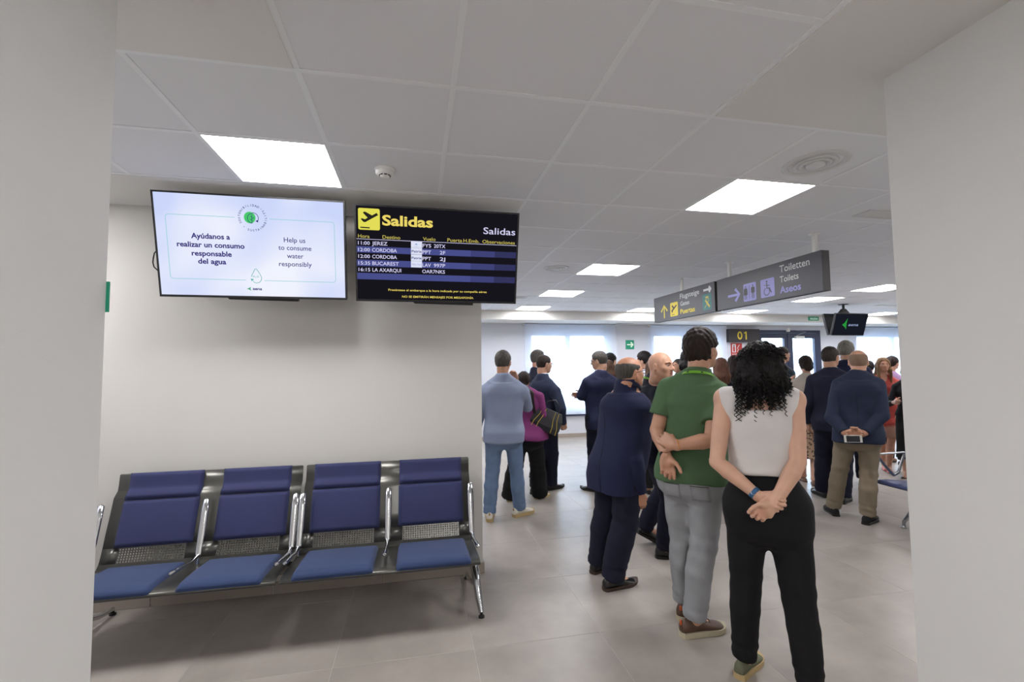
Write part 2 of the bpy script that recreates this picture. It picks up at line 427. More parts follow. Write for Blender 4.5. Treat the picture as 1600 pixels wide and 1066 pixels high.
# screens wall baseboard made of separate tile lengths
r = tag_s(MB().box(XL, SW_X+.004, SW_Y-.008, SW_Y, 0, .078).build('baseboard_screens', M_GROUT))
x = SW_X+.012
while x > XL:
    x1 = max(XL, x-.745)
    MB().bbox(x1+.002, x-.001, SW_Y-.016, SW_Y-.006, .001, .083, .002).build('baseboard_tile', M_BASE, r); x -= .75
MB().bbox(SW_X+.001, SW_X+.013, SW_Y-.004, SW_Y+.35, .001, .083, .002).build('baseboard_tile', M_BASE, r)
for nm, (x0, x1, y0, y1) in {'baseboard_back': (XL, door_x0, BACK_Y-.012, BACK_Y), 'baseboard_back_right': (door_x1, XR, BACK_Y-.012, BACK_Y),
        'baseboard_left_corridor': (CL, CL+.012, YN, CY), 'baseboard_right_corridor': (CR-.012, CR, YN, CY)}.items():
    tag_s(MB().box(x0, x1, y0, y1, 0, .083).build(nm, M_BASE))

# ================================================================== CEILING FIXTURES
def near_label(u, v):
    return {(0, 1): 'lit square ceiling panel above the white information screen',
            (5, 1): 'largest lit square ceiling panel, beside the round air vent near the pillar',
            (5, 5): 'lit square ceiling panel beside the round vent, between departures board and Puertas sign',
            (5, 8): 'small lit ceiling panel, second from the bulkhead, right of the departures board',
            (5, 11): 'lit ceiling panel against the bulkhead above the first bright window',
            (9, 11): 'lit ceiling panel against the bulkhead, partly behind the Puertas sign',
            (13, 11): 'lit ceiling panel against the bulkhead above gate number 01',
            (13, 8): 'lit ceiling panel just before the hanging monitor',
            (13, 6): 'lit ceiling panel behind the Toiletten sign at the pillar edge',
            (19, 11): 'lit ceiling panel peeping out beyond the hanging monitor'}.get((u, v))
pm = MB().bbox(.014, .586, .014, .586, .002, .014, .002).mesh('diffuser'); pm.materials.append(M_LIGHT)
fm = MB(); a, b = .004, .596
fm.box(a, b, a, .014, -.005, .012); fm.box(a, b, .586, b, -.005, .012); fm.box(a, .014, .014, .586, -.005, .012); fm.box(.586, b, .014, .586, -.005, .012)
fm = fm.mesh('frame'); fm.materials.append(M_GRID)
k = 0
for (u, v) in lights:
    if is_plaster(u, v) or (v < 0): continue
    r = empty('ceiling_light', (GX+u*.6, GY+v*.6, CEIL)); k += 1
    if near_label(u, v): tag(r, near_label(u, v), 'ceiling light', 'LED panels set in the tile ceiling')
    else: tag(r, 'lit square ceiling panel of the hall, out of the picture', 'ceiling light', 'ceiling panels outside the view')
    link('diffuser', pm, None, r); link('frame', fm, None, r)
for gv in (-5, -7):   # unseen light panels added behind the viewer to brighten the passage walls
    r = empty('ceiling_light', (GX+2*.6, GY+gv*.6, CEIL-.016)); tag(r, 'added unseen light panel in the passage behind the viewer, %s' % ('nearer the opening' if gv == -5 else 'farther from the opening'), 'ceiling light')
    link('diffuser', pm, None, r); link('frame', fm, None, r)

M_VENT = mat('vent_enamel', (205, 205, 203), 0.45)
M_VDARK = mat('vent_dark', (60, 60, 62), 0.8)
def round_vent(x, y, R_, label):
    r = empty('air_vent', (x, y, CEIL)); tag(r, label, 'air vent')
    MB().lathe([(R_, 0), (R_, -.004), (R_*.94, -.009), (R_*.84, -.012), (R_*.8, -.002), (R_*.8, .01)], n=48).build('outer_ring', M_VENT, r)
    MB().lathe([(0.001, .004), (R_*.8, .004)], n=48).build('duct', M_VDARK, r)
    for f0, z in ((.66, -.012), (.48, -.016)):
        MB().lathe([(R_*f0, .004), (R_*(f0+.02), z*.6), (R_*(f0-.04), z), (R_*(f0-.1), z*.9), (R_*(f0-.12), .0)], n=48).build('cone_ring', M_VENT, r)
    MB().lathe([(R_*.3, .0), (R_*.3, -.016), (R_*.26, -.02), (.001, -.02)], n=40).build('centre_disc', M_VENT, r)
round_vent(2.26, 2.20, .17, 'large round white air vent in the ceiling beside the nearest right-hand light panel')
round_vent(1.61, 5.15, .15, 'round white air vent in the ceiling right of the departures board')
round_vent(1.66, 7.45, .15, 'small round air vent almost hidden at the lower corner of the departures board')
def slot_vent(x0, x1, y0, y1, label, z=CEIL, slats=3):
    r = empty('slot_diffuser', (x0, y0, z)); tag(r, label, 'air vent')
    w, d = x1-x0, y1-y0; f = .018
    fb = MB(); fb.box(0, w, 0, f, -.01, .004); fb.box(0, w, d-f, d, -.01, .004); fb.box(0, f, f, d-f, -.01, .004); fb.box(w-f, w, f, d-f, -.01, .004)
    fb.build('frame', M_VENT, r); MB().box(f, w-f, f, d-f, -.002, .003).build('backing', M_VDARK, r)
    for i in range(slats):
        y = f+(d-2*f)*(i+.5)/slats
        MB().add([(f, y-.012, -.002), (w-f, y-.012, -.002), (w-f, y+.012, -.009), (f, y+.012, -.009), (f, y-.012, 0), (w-f, y-.012, 0), (w-f, y+.012, -.007), (f, y+.012, -.007)],
                 [(0, 1, 2, 3), (7, 6, 5, 4), (0, 4, 5, 1), (2, 6, 7, 3), (1, 5, 6, 2), (0, 3, 7, 4)]).build('slat', M_VENT, r)
slot_vent(3.35, 3.74, 2.80, 2.95, 'rectangular white slot diffuser in the ceiling beside the pillar top')
slot_vent(8.95, 9.5, 7.40, 7.52, 'narrow white slot diffuser far back, right of the hanging monitor')
slot_vent(4.45, 4.85, 9.70, 9.80, 'thin white grille under the bulkhead above the green arrow sign', z=SOFF, slats=2)

# smoke detector
r = empty('smoke_detector', (-.18, 2.73, CEIL)); tag(r, 'round white smoke detector on the ceiling above the departures board', 'detector')
MB().lathe([(.001, -.012), (.054, -.012), (.058, -.004), (.058, 0)][::-1], n=40).build('mounting_base', M_WHITE, r)
MB().lathe([(.052, -.010), (.052, -.026), (.045, -.034), (.030, -.036), (.027, -.044), (.001, -.046)], n=40).build('sensor_head', M_WHITE, r)
for a in range(8):
    an = a*PI/4+.2; c, s_ = math.cos(an), math.sin(an)
    MB().tube([(c*.030-s_*.008, s_*.030+c*.008, -.0385), (c*.030+s_*.008, s_*.030-c*.008, -.0385)], .0035, 6).build('sensor_slot', M_BLACK, r)

# ================================================================== WALL SCREENS
def tv(name, label, X0, X1, Yt, Zt, Yb, Zb, cable=False):
    """a thin screen leaning forward; frame origin bottom-left of its front face"""
    U = Vector((0, Yt-Yb, Zt-Zb)); H_ = U.length; U.normalize()
    fr = frame((X0, Yb, Zb), (1, 0, 0), U)
    O, R, Uv, N = fr  # N = R x U
    if N.y > 0: N = -N
    fr = (O, R, Uv, N)
    W_ = X1-X0
    r = empty(name, (X0, Yb, Zb)); tag(r, label, 'screen')
    def loc(fr_): return fr_
    O0 = Vector((0, 0, 0)); lf = (O0, R, Uv, N)
    MB().prism(rrect(0, W_, 0, H_, .006, 2), lf, -.028, 0).build('casing', M_BLACK, r)
    MB().prism(rrect(W_*.18, W_*.82, H_*.12, H_*.8, .02, 2), lf, -.06, -.028).build('electronics_box', M_BLACK, r)
    b_ = .011; bz = MB()
    bz.prism([(0, 0), (W_, 0), (W_, b_*1.3), (0, b_*1.3)], lf, 0, .004); bz.prism([(0, H_-b_), (W_, H_-b_), (W_, H_), (0, H_)], lf, 0, .004)
    bz.prism([(0, b_*1.3), (b_, b_*1.3), (b_, H_-b_), (0, H_-b_)], lf, 0, .004); bz.prism([(W_-b_, b_*1.3), (W_, b_*1.3), (W_, H_-b_), (W_-b_, H_-b_)], lf, 0, .004)
    bz.build('bezel', M_BLACK, r)
    # bracket to the wall
    br = MB(); yb_ = SW_Y-Yb-.002
    c = O0+R*(W_*.45 if not cable else W_*.5)+Uv*(H_*.5)+N*(-.06)
    cx = min(c.x, SW_X-X0-.25)
    br.box(cx-.2, cx+.2, yb_-.02, yb_, H_*.25, H_*.7)
    for dx in (-.16, .16):
        br.box(cx+dx-.015, cx+dx+.015, c.y, yb_-.02, H_*.33, H_*.37); br.box(cx+dx-.015, cx+dx+.015, c.y-.05, yb_-.02, H_*.60, H_*.64)
    br.build('wall_bracket', M_BLACKM, r)
    MB().prism([(W_*.35, -.012), (W_*.72, -.018), (W_*.72, .0), (W_*.34, .0)], lf, -.05, -.01).build('soundbar_edge', M_BLACKM, r)
    return r, lf, W_, H_
T1, f1, W1, H1 = tv('wall_screen', 'bright white wall screen asking for responsible water use, above the seats', -1.588, -.461, 3.15, 2.677, 3.30, 2.043, True)
T2, f2, W2, H2 = tv('departures_board', 'black flight departures screen headed Salidas, overhanging the wall end', -.402, .716, 3.14, 2.662, 3.30, 2.037)
def E(c, s=1.0): return emit_mat('display_%d_%d_%d_%d' % (*c, int(s*100)), c, s)
# ---- screen one
def panel_face(lf, W_, H_, m, parent, b=.011):
    return flat([(b, b*1.3), (W_-b, b*1.3), (W_-b, H_-b), (b, H_-b)], lf, .001).build('display', m, parent)
mg = bpy.data.materials.new('display_pale_blue'); mg.use_nodes = True; nt = mg.node_tree; nt.nodes.clear()
oo = nt.nodes.new('ShaderNodeOutputMaterial'); em = nt.nodes.new('ShaderNodeEmission'); tc = nt.nodes.new('ShaderNodeTexCoord')
nz = nt.nodes.new('ShaderNodeTexNoise'); nz.inputs['Scale'].default_value = 2.3; nz.inputs['Detail'].default_value = 1
rp = nt.nodes.new('ShaderNodeValToRGB'); rp.color_ramp.elements[0].color = srgb(203, 214, 250); rp.color_ramp.elements[1].color = srgb(240, 243, 254)
rp.color_ramp.elements[0].position = .32; rp.color_ramp.elements[1].position = .66
nt.links.new(tc.outputs['Object'], nz.inputs['Vector']); nt.links.new(nz.outputs[0], rp.inputs[0]); nt.links.new(rp.outputs[0], em.inputs[0]); em.inputs[1].default_value = 1.0; nt.links.new(em.outputs[0], oo.inputs[0])
panel_face(f1, W1, H1, mg, T1)
DK, DK2, TEAL = E((52, 44, 120)), E((76, 73, 134)), E((150, 208, 214))
for s_, x0, x1, y, h, b in (('Ayúdanos a', .203, .425, .372, .033, .028), ('realizar un consumo', .12, .507, .318, .033, .028), ('responsable', .199, .429, .264, .033, .028), ('del agua', .232, .394, .215, .033, .028)):
    text('lettering', s_, f1, x0, x1, y, h, DK, T1, b, .0025)
for s_, x0, x1, y, h in (('Help us', .743, .874, .370, .032), ('to consume', .708, .910, .320, .032), ('water', .758, .859, .268, .032), ('responsibly', .707, .909, .215, .032)):
    text('lettering', s_, f1, x0, x1, y, h, DK2, T1, 0.010, .0025)
def corner(cx, cy, r, a0, a1, n=6): return [(cx+r*math.cos(math.radians(a0+(a1-a0)*i/n)), cy+r*math.sin(math.radians(a0+(a1-a0)*i/n))) for i in range(n+1)]
rr_ = .018
line_path([(.458, .512)]+corner(.069+rr_, .512-rr_, rr_, 90, 180)+corner(.069+rr_, .117+rr_, rr_, 180, 270)+[(.505, .117)], .0035, f1, .0025).build('outline', TEAL, T1)
line_path([(.664, .512)]+corner(1.057-rr_, .512-rr_, rr_, 90, 0)+corner(1.057-rr_, .117+rr_, rr_, 0, -90)+[(.614, .117)], .0035, f1, .0025).build('outline', TEAL, T1)
flat([(.547+.034*math.cos(a*PI/16), .515+.036*math.sin(a*PI/16)) for a in range(32)], f1, .002).build('green_disc', E((74, 200, 110)), T1)
line_path([(.565+.033*math.cos(math.radians(a)), .513+.033*math.sin(math.radians(a))) for a in range(-35, 100, 9)], .0035, f1, .003).build('cycle_arrow', DK, T1)
line_path([(.560+.026*math.cos(math.radians(a)), .510+.030*math.sin(math.radians(a))) for a in range(80, 272, 10)], .0035, f1, .003).build('cycle_arrow', DK, T1)
flat([(.597, .503), (.594, .486), (.580, .495)], f1, .003).build('cycle_arrow', DK, T1)
g = line_path([(.560, .480), (.560, .533)], .0032, f1, .003)
for a, b in (((.560, .508), (.572, .517)), ((.560, .498), (.549, .507)), ((.560, .516), (.552, .524))):
    l2 = line_path([a, b], .003, f1, .003); g.add(l2.V, l2.F)
g.build('sprout', DK, T1)
ring_text('ring_lettering', 'SOSTENIBILIDAD', f1, .563, .514, .078, 205, 62, .0135, DK, T1, .0025)
ring_text('ring_lettering', 'SUSTAINABILITY', f1, .563, .514, .078, 250, 395, .0135, DK, T1, .0025)
for a in (228, 47): flat([(.563+.078*math.cos(math.radians(a))+.0025*math.cos(k*PI/3), .514+.078*math.sin(math.radians(a))+.0025*math.sin(k*PI/3)) for k in range(6)], f1, .0025).build('ring_dot', DK, T1)
TG = E((92, 176, 168))
line_path([(.546, .112), (.553, .103), (.566, .100), (.584, .105), (.596, .120), (.598, .137), (.588, .160), (.578, .178), (.567, .193), (.561, .190), (.552, .172), (.541, .152), (.536, .140)], .0035, f1, .0025).build('water_drop', TG, T1)
flat([(.531, .128), (.552, .124), (.538, .111)], f1, .0025).build('water_drop', TG, T1)
text('lettering', 'H', f1, .546, .558, .136, .013, TG, T1, .01, .0025); text('lettering', '2', f1, .561, .566, .132, .007, TG, T1, .01, .0025); text('lettering', 'O', f1, .569, .582, .136, .013, TG, T1, .01, .0025)
flat([(.505, .061), (.518, .066), (.531, .074), (.527, .061), (.533, .048), (.518, .057)], f1, .0025).build('operator_mark', E((70, 165, 120)), T1)
text('lettering', 'aena', f1, .541, .597, .054, .019, DK, T1, .03, .0025)
# cable loop beside screen one
cbm = MB().tube([(.02, .05, .33), (-.05, .07, .325), (-.080, .08, .295), (-.090, .09, .265), (-.092, .09, .235), (-.084, .09, .205), (-.05, .09, .172), (.02, .08, .155)], .004, 8).build('cable', M_BLACK, T1)
# ---- screen two
panel_face(f2, W2, H2, E((23, 21, 28)), T2)
YEL, YEL2, WHT = E((234, 212, 104)), E((196, 182, 92)), E((214, 212, 246))
flat(rrect(.024, .163, .479, .619, .012), f2, .002).build('departure_icon', E((226, 220, 88)), T2)
BKD = E((38, 36, 34))
pl_ = [(.040, .548), (.047, .553), (.060, .546), (.083, .561), (.055, .589), (.062, .597), (.073, .595), (.109, .573), (.144, .592), (.151, .589), (.152, .580), (.146, .574), (.066, .528), (.058, .528)]
# draw plane as two convex-ish strokes
line_path([(.062, .534), (.105, .560), (.148, .585)], .017, f2, .003).build('plane_symbol', BKD, T2)
flat([(.055, .589), (.062, .597), (.073, .595), (.118, .572), (.086, .556)], f2, .003).build('plane_symbol', BKD, T2)
flat([(.040, .548), (.048, .553), (.075, .545), (.060, .527)], f2, .003).build('plane_symbol', BKD, T2)
flat([(.037, .490), (.097, .489), (.097, .497), (.037, .498)], f2, .003).build('runway_bar', BKD, T2)
text('lettering', 'Salidas', f2, .178, .514, .516, .068, YEL, T2, .03, .0025)
text('lettering', 'Salidas', f2, .864, 1.093, .490, .047, WHT, T2, .006, .0025)
for s_, x0, x1 in (('Hora', .021, .095), ('Destino', .179, .296), ('Vuelo', .447, .533), ('Puerta', .614, .716), ('H.Emb.', .725, .837), ('Observaciones', .859, 1.093)):
    text('lettering', s_, f2, x0, x1, .426, .024, YEL2, T2, .008, .0025)
flat([(.010, .4165), (1.105, .4165), (1.105, .4195), (.010, .4195)], f2, .0025).build('header_rule', WHT, T2)
for y0, y1 in ((.329, .371), (.239, .282), (.150, .193)):
    flat([(.011, y0), (.78, y0), (.78, y1), (.011, y1)], f2, .002).build('row_band', E((72, 78, 138)), T2)
    flat([(.78, y0), (.95, y0), (.95, y1), (.78, y1)], f2, .002).build('row_band', E((62, 66, 118)), T2)
    flat([(.95, y0), (1.105, y0), (1.105, y1), (.95, y1)], f2, .002).build('row_band', E((50, 52, 92)), T2)
rows = [('11:00', 'JEREZ', .211, 'FYS', '20TX', .381), ('12:00', 'CORDOBA', .273, 'PPT', '2F', .337), ('12:00', 'CORDOBA', .273, 'PPT', '2J', .293), ('15:35', 'BUCAREST', .285, 'LAV', '997P', .248)]
for h_, d_, xe, v1, v2, y in rows:
    text('lettering', h_, f2, .020, .096, y, .024, WHT, T2, .010, .003)
    text('lettering', d_, f2, .110, xe, y, .025, WHT, T2, .010, .003)
    text('lettering', v1, f2, .445, .503, y-.001, .025, WHT, T2, .010, .003)
    w2_ = .079 if len(v2) == 4 else .038
    text('lettering', v2, f2, .601-w2_, .601, y-.001, .025, WHT, T2, .010, .003)
text('lettering', '16:15', f2, .020, .096, .204, .024, WHT, T2, .010, .003)
text('lettering', 'LA AXARQUI', f2, .110, .301, .204, .025, WHT, T2, .010, .003)
text('lettering', 'OAR7NKS', f2, .443, .600, .204, .025, WHT, T2, .010, .003)
lg = E((222, 226, 246))
for i, y0 in enumerate((.374, .330, .285, .241)):
    flat([(.367, y0), (.4415, y0), (.4415, y0+.043), (.367, y0+.043)], f2, .003).build('airline_logo', lg, T2)
    if i in (1, 2): text('lettering', 'Patria', f2, .371, .438, y0+.013, .016, E((60, 72, 130)), T2, .02, .004)
    elif i == 0:
        flat([(.392, y0+.021), (.412, y0+.021), (.402, y0+.031)], f2, .004).build('logo_mark', E((120, 150, 200)), T2)
        text('lettering', '~~~~', f2, .386, .418, y0+.004, .012, E((130, 156, 205)), T2, 0, .004)
    else: text('lettering', 'Alba Star', f2, .372, .438, y0+.014, .015, E((150, 165, 210)), T2, 0, .004)
text('lettering', 'Preséntese al embarque a la hora indicada por su compañía aérea', f2, .214, .900, .075, .0150, YEL, T2, .012, .0025)
text('lettering', 'NO SE EMITIRÁN MENSAJES POR MEGAFONÍA', f2, .306, .805, .030, .0150, YEL, T2, .012, .0025)

# ================================================================== HANGING SIGNS
def sign_box(name, label, x, y_near, y_far, z0, z1, th, poles):
    r = empty(name, (x, y_far, z0)); tag(r, label, 'sign')
    L_, H_ = y_far-y_near, z1-z0
    lf = (Vector((0, 0, 0)), Vector((0, -1, 0)), Vector((0, 0, 1)), Vector((-1, 0, 0)))
    MB().box(.002, th-.002, -L_+.012, -.012, .004, H_-.004).build('sign_body', M_SIGND, r)
    MB().prism([(0.0, 0), (L_-.0, 0), (L_, H_), (0, H_)], lf, 0, .003).build('front_face', M_SIGN, r)
    MB().prism([(0.0, 0), (L_-.0, 0), (L_, H_), (0, H_)], lf, -th-.003, -th).build('rear_face', M_SIGN, r)
    MB().bbox(0, th, -L_, -L_+.012, 0, H_, .002).build('end_cap', M_SIGND, r); MB().bbox(0, th, -.012, 0, 0, H_, .002).build('end_cap', M_SIGND, r)
    for py in poles:
        MB().tube([(th/2, py-y_far, H_-.004), (th/2, py-y_far, CEIL-z0)], .022, 20).build('suspension_pole', M_WHITE, r)
        MB().lathe([(.024, -.006), (.045, -.005), (.046, 0)], (th/2, py-y_far, CEIL-z0), 24).build('ceiling_rose', M_WHITE, r)
    return r, lf
SZ0, SZ1 = 2.205, 2.558
sg1, s1f = sign_box('hanging_gates_sign', 'grey hanging sign reading Flugsteige Gates Puertas with yellow arrow and icon', 3.43, 4.785, 6.195, SZ0, SZ1, .075, (5.52,))
sg2, s2f = sign_box('hanging_toilets_sign', 'grey hanging sign reading Toiletten Toilets Aseos with lilac icons', 3.43, 3.32, 4.74, SZ0, SZ1, .075, (3.42, 4.56))
P_YEL, P_LIL, P_WHT, P_GRN = mat('vinyl_yellow', (222, 200, 62), .5), mat('vinyl_lilac', (150, 148, 208), .5), mat('vinyl_white', (205, 206, 205), .5), mat('vinyl_teal', (52, 108, 108), .5)
e_ = .0045
def arrow_right(x0, x1, yc, hh, t, fr, m, parent, e=e_):
    l2 = line_path([(x0, yc), (x1-t*.5, yc)], t, fr, e)
    a = line_path([(x1-hh*1.0, yc+hh), (x1-.001, yc), (x1-hh*1.0, yc-hh)], t*1.25, fr, e+.0002); l2.add(a.V, a.F); return l2.build('arrow', m, parent)
a1 = .947; b1 = .929
l2 = line_path([(.298*a1, .039*b1), (.298*a1, .225*b1)], .026, s1f, e_); a = line_path([(.215*a1, .140*b1), (.298*a1, .228*b1), (.385*a1, .140*b1)], .028, s1f, e_+.0002); l2.add(a.V, a.F); l2.build('arrow', P_YEL, sg1)
flat(rrect(.463*a1, .665*a1, .041*b1, .244*b1, .018), s1f, e_).build('plane_icon', P_YEL, sg1)
ic = MB()
for seg, w in ((((.50, .115), (.63, .195)), .024), (((.515, .20), (.565, .155)), .026), (((.50, .13), (.53, .10)), .02)):
    l3 = line_path([(p[0]*a1, p[1]*b1) for p in seg], w, s1f, e_+.001); ic.add(l3.V, l3.F)
l3 = line_path([(.50*a1, .066*b1), (.575*a1, .066*b1)], .008, s1f, e_+.001); ic.add(l3.V, l3.F)
ic.build('plane_symbol', M_SIGND, sg1)
text('lettering', 'Flugsteige', s1f, .724*a1, 1.173*a1, .270*b1, .068, P_WHT, sg1, .006, e_)
text('lettering', 'Gates', s1f, .727*a1, .944*a1, .168*b1, .058, P_WHT, sg1, .006, e_)
text('lettering', 'Puertas', s1f, .724*a1, 1.068*a1, .054*b1, .064, P_YEL, sg1, .022, e_)
arrow_right(1.263*a1, 1.415*a1, .298*b1, .034, .026, s1f, P_WHT, sg1)
flat(rrect(1.240*a1, 1.424*a1, .035*b1, .244*b1, .012), s1f, e_).build('guard_emblem_panel', P_GRN, sg1)
P_GOLD = mat('vinyl_gold', (196, 178, 84), .5)
eg = MB()
for seg, w in ((((1.30, .165), (1.385, .070)), .026), (((1.285, .062), (1.375, .165)), .009)):
    l3 = line_path([(p[0]*a1, p[1]*b1) for p in seg], w, s1f, e_+.001); eg.add(l3.V, l3.F)
for i in range(3):
    l3 = line_path([((1.31+.03*i)*a1-.008, .165*b1+.006*i), ((1.31+.03*i)*a1+.008, .182*b1)], .008, s1f, e_+.0015); eg.add(l3.V, l3.F)
eg.build('guard_emblem', P_GOLD, sg1)
cr = flat([(p[0]*a1, p[1]*b1) for p in ((1.305, .190), (1.362, .190), (1.372, .212), (1.350, .205), (1.334, .222), (1.317, .205), (1.296, .212))], s1f, e_+.001); cr.build('crown', P_GOLD, sg1)
a2 = .645
arrow_right(.292*a2, .586*a2, .143*b1, .068, .027, s2f, P_LIL, sg2)
flat(rrect(.683*a2, .975*a2, .04*b1, .242*b1, .016), s2f, e_).build('toilet_icon', P_LIL, sg2)
flat(rrect(1.073*a2, 1.362*a2, .042*b1, .241*b1, .016), s2f, e_).build('wheelchair_icon', P_LIL, sg2)
def disc(cx, cy, r, fr, e, n=14): return flat([(cx+r*math.cos(2*PI*i/n), cy+r*math.sin(2*PI*i/n)) for i in range(n)], fr, e)
g = MB()
def addl(p, w):
    l3 = line_path(p, w, s2f, e_+.001); g.add(l3.V, l3.F)
for cx in (.475, .583):
    d = disc(cx, .192, .009, s2f, e_+.001); g.add(d.V, d.F)
    addl([(cx-.012, .058), (cx-.010, .12)], .010); addl([(cx+.012, .058), (cx+.010, .12)], .010)
    addl([(cx-.026, .120), (cx-.021, .172)], .008); addl([(cx+.026, .120), (cx+.021, .172)], .008)
d = flat([(.475-.030, .105), (.475+.030, .105), (.475+.018, .178), (.475-.018, .178)], s2f, e_+.0012); g.add(d.V, d.F)
d = flat([(.583-.019, .115), (.583+.019, .115), (.583+.019, .178), (.583-.019, .178)], s2f, e_+.0012); g.add(d.V, d.F)
addl([(.530, .055), (.530, .200)], .006)
g.build('toilet_symbol', M_SIGND, sg2)
g = MB(); cx, cy = .775, .095
addl([(cx+.036*math.cos(math.radians(a)), cy+.036*math.sin(math.radians(a))) for a in range(110, 400, 14)], .008)
d = disc(.778, .195, .010, s2f, e_+.001); g.add(d.V, d.F)
addl([(.778, .182), (.780, .128), (.812, .126), (.835, .078)], .013); addl([(.780, .155), (.815, .153)], .008); addl([(.740, .162), (.770, .160)], .005)
g.build('wheelchair_symbol', M_SIGND, sg2)
text('lettering', 'Toiletten', s2f, 1.472*a2, 2.011*a2, .269*b1, .070, P_WHT, sg2, .006, e_)
text('lettering', 'Toilets', s2f, 1.470*a2, 1.814*a2, .165*b1, .062, P_WHT, sg2, .006, e_)
text('lettering', 'Aseos', s2f, 1.462*a2, 1.848*a2, .053*b1, .068, P_LIL, sg2, .024, e_)

# hanging twin monitor
r = empty('hanging_monitor', (8.14, 7.45, CEIL)); tag(r, 'black hanging monitor with green swirl logo on its dark screen', 'monitor')
MB().tube([(0, 0, 0), (0, 0, -.19)], .022, 16).build('ceiling_pole', M_BLACKM, r)
MB().bbox(-.06, .06, -.06, .06, -.012, 0, .003).build('ceiling_plate', M_BLACKM, r)
MB().add([(-.04, -.02, -.09), (.04, -.02, -.09), (.13, -.03, -.19), (-.13, -.03, -.19), (-.04, .02, -.09), (.04, .02, -.09), (.13, .03, -.19), (-.13, .03, -.19)],
         [(0, 3, 2, 1), (4, 5, 6, 7), (0, 1, 5, 4), (1, 2, 6, 5), (2, 3, 7, 6), (3, 0, 4, 7)]).build('yoke', M_BLACKM, r)
def mon(Xa, Xb, Ya, Za, Yb, Zb, face):
    U = Vector((0, Ya-Yb, Za-Zb)); H_ = U.length; U.normalize()
    R = Vector((face, 0, 0)); O = Vector((Xa if face > 0 else Xb, Yb, Zb))-Vector(r.location); N = R.cross(U)
    lf = (O, R, U, N); W_ = Xb-Xa
    c = MB().prism(rrect(0, W_, 0, H_, .01, 2), lf, -.045, 0).build('monitor_casing', M_BLACK, r)
    flat([(.012, .012), (W_-.012, .012), (W_-.012, H_-.012), (.012, H_-.012)], lf, .001).build('screen', E((24, 26, 36)), c)
    return c, lf, W_, H_
c, lf, W_, H_ = mon(7.777, 8.52, 7.27, 2.53, 7.40, 2.119, 1)
k_ = H_
flat([(.185*W_/.74, .21*k_/.43), (.235, .25*k_/.43), (.275, .32*k_/.43), (.285, .34*k_/.43), (.282, .24*k_/.43), (.292, .16*k_/.43), (.302, .12*k_/.43), (.26, .165*k_/.43)], lf, .003).build('operator_mark', E((40, 150, 60)), c)
text('lettering', 'aena', lf, .33, .56, .19, .055, E((150, 165, 200)), c, .01, .003, shear=.2)
mon(7.80, 8.50, 7.62, 2.55, 7.52, 2.13, -1)

# ---- wall signs
def wsign(name, label, x0, x1, z0, z1, y, m, th=.012):
    r = empty(name, (x0, y, z0)); tag(r, label, 'sign')
    lf = (Vector((0, 0, 0)), Vector((1, 0, 0)), Vector((0, 0, 1)), Vector((0, -1, 0)))
    MB().bbox(0, x1-x0, -th, 0, 0, z1-z0, .0015).build('sign_panel', m, r)
    return r, (Vector((0, -th, 0)), lf[1], lf[2], lf[3]), x1-x0, z1-z0
P_EXG = mat('exit_green', (14, 128, 98), .5, emit=.25); P_PALE = mat('photoluminescent', (206, 226, 205), .5, emit=.3)
sg, f_, w_, h_ = wsign('arrow_sign', 'small green sign with pale arrow pointing right, on the back wall between windows', 4.78, 4.99, 1.97, 2.18, BACK_Y, P_EXG)
arrow_right(.03, .18, .105, .055, .028, f_, P_PALE, sg, .002)
sg, f_, w_, h_ = wsign('exit_sign', 'green exit sign reading SALIDA on the bulkhead above the double door', 9.02, 9.30, 2.60, 2.69, BEAM_Y, P_EXG, .02)
text('lettering', 'SALIDA', f_, .03, .25, .022, .046, P_PALE, sg, .03, .002)
sg, f_, w_, h_ = wsign('gate_number_sign', 'dark sign with yellow gate number 01 beside the double door', 7.44, 8.30, 2.135, 2.455, BACK_Y-.0, mat('gate_sign_brown', (56, 52, 54), .5), .10)
line_path([(.30+.052*math.cos(a*PI/16), .16+.082*math.sin(a*PI/16)) for a in range(33)], .034, f_, .002).build('digit_zero', P_YEL, sg)
flat([(.455, .062), (.492, .062), (.492, .258), (.462, .258), (.462, .252), (.415, .232), (.415, .205), (.455, .214)], f_, .002).build('digit_one', P_YEL, sg)
M_RED = mat('sign_red', (178, 44, 40), .5)
sg, f_, w_, h_ = wsign('fire_equipment_sign', 'small red and white fire extinguisher sign under the gate number', 7.55, 7.86, 1.80, 2.11, BACK_Y, M_RED)
flat(rrect(.03, .135, .085, .285, .01), f_, .0015).build('white_field', P_WHT, sg)
flat(rrect(.055, .105, .10, .23, .02), f_, .0025).build('extinguisher_symbol', M_RED, sg); flat([(.065, .235), (.10, .235), (.10, .26), (.065, .26)], f_, .0025).build('extinguisher_symbol', M_BLACK, sg)
line_path([(.17, .10), (.20, .15), (.18, .19), (.21, .24), (.24, .27)], .018, f_, .002).build('flame_symbol', P_WHT, sg)
text('lettering', 'EXTINTOR', f_, .03, .28, .025, .032, P_WHT, sg, .01, .002)
# green sign seen edge-on on the end of the left corridor wall
r = empty('edge_sign', (CL-.12, CY, 1.735)); tag(r, 'thin green sign seen edge-on at the corner of the left pillar', 'sign')
MB().bbox(0, .127, 0, .006, 0, .085, .001).build('sign_panel', P_EXG, r)

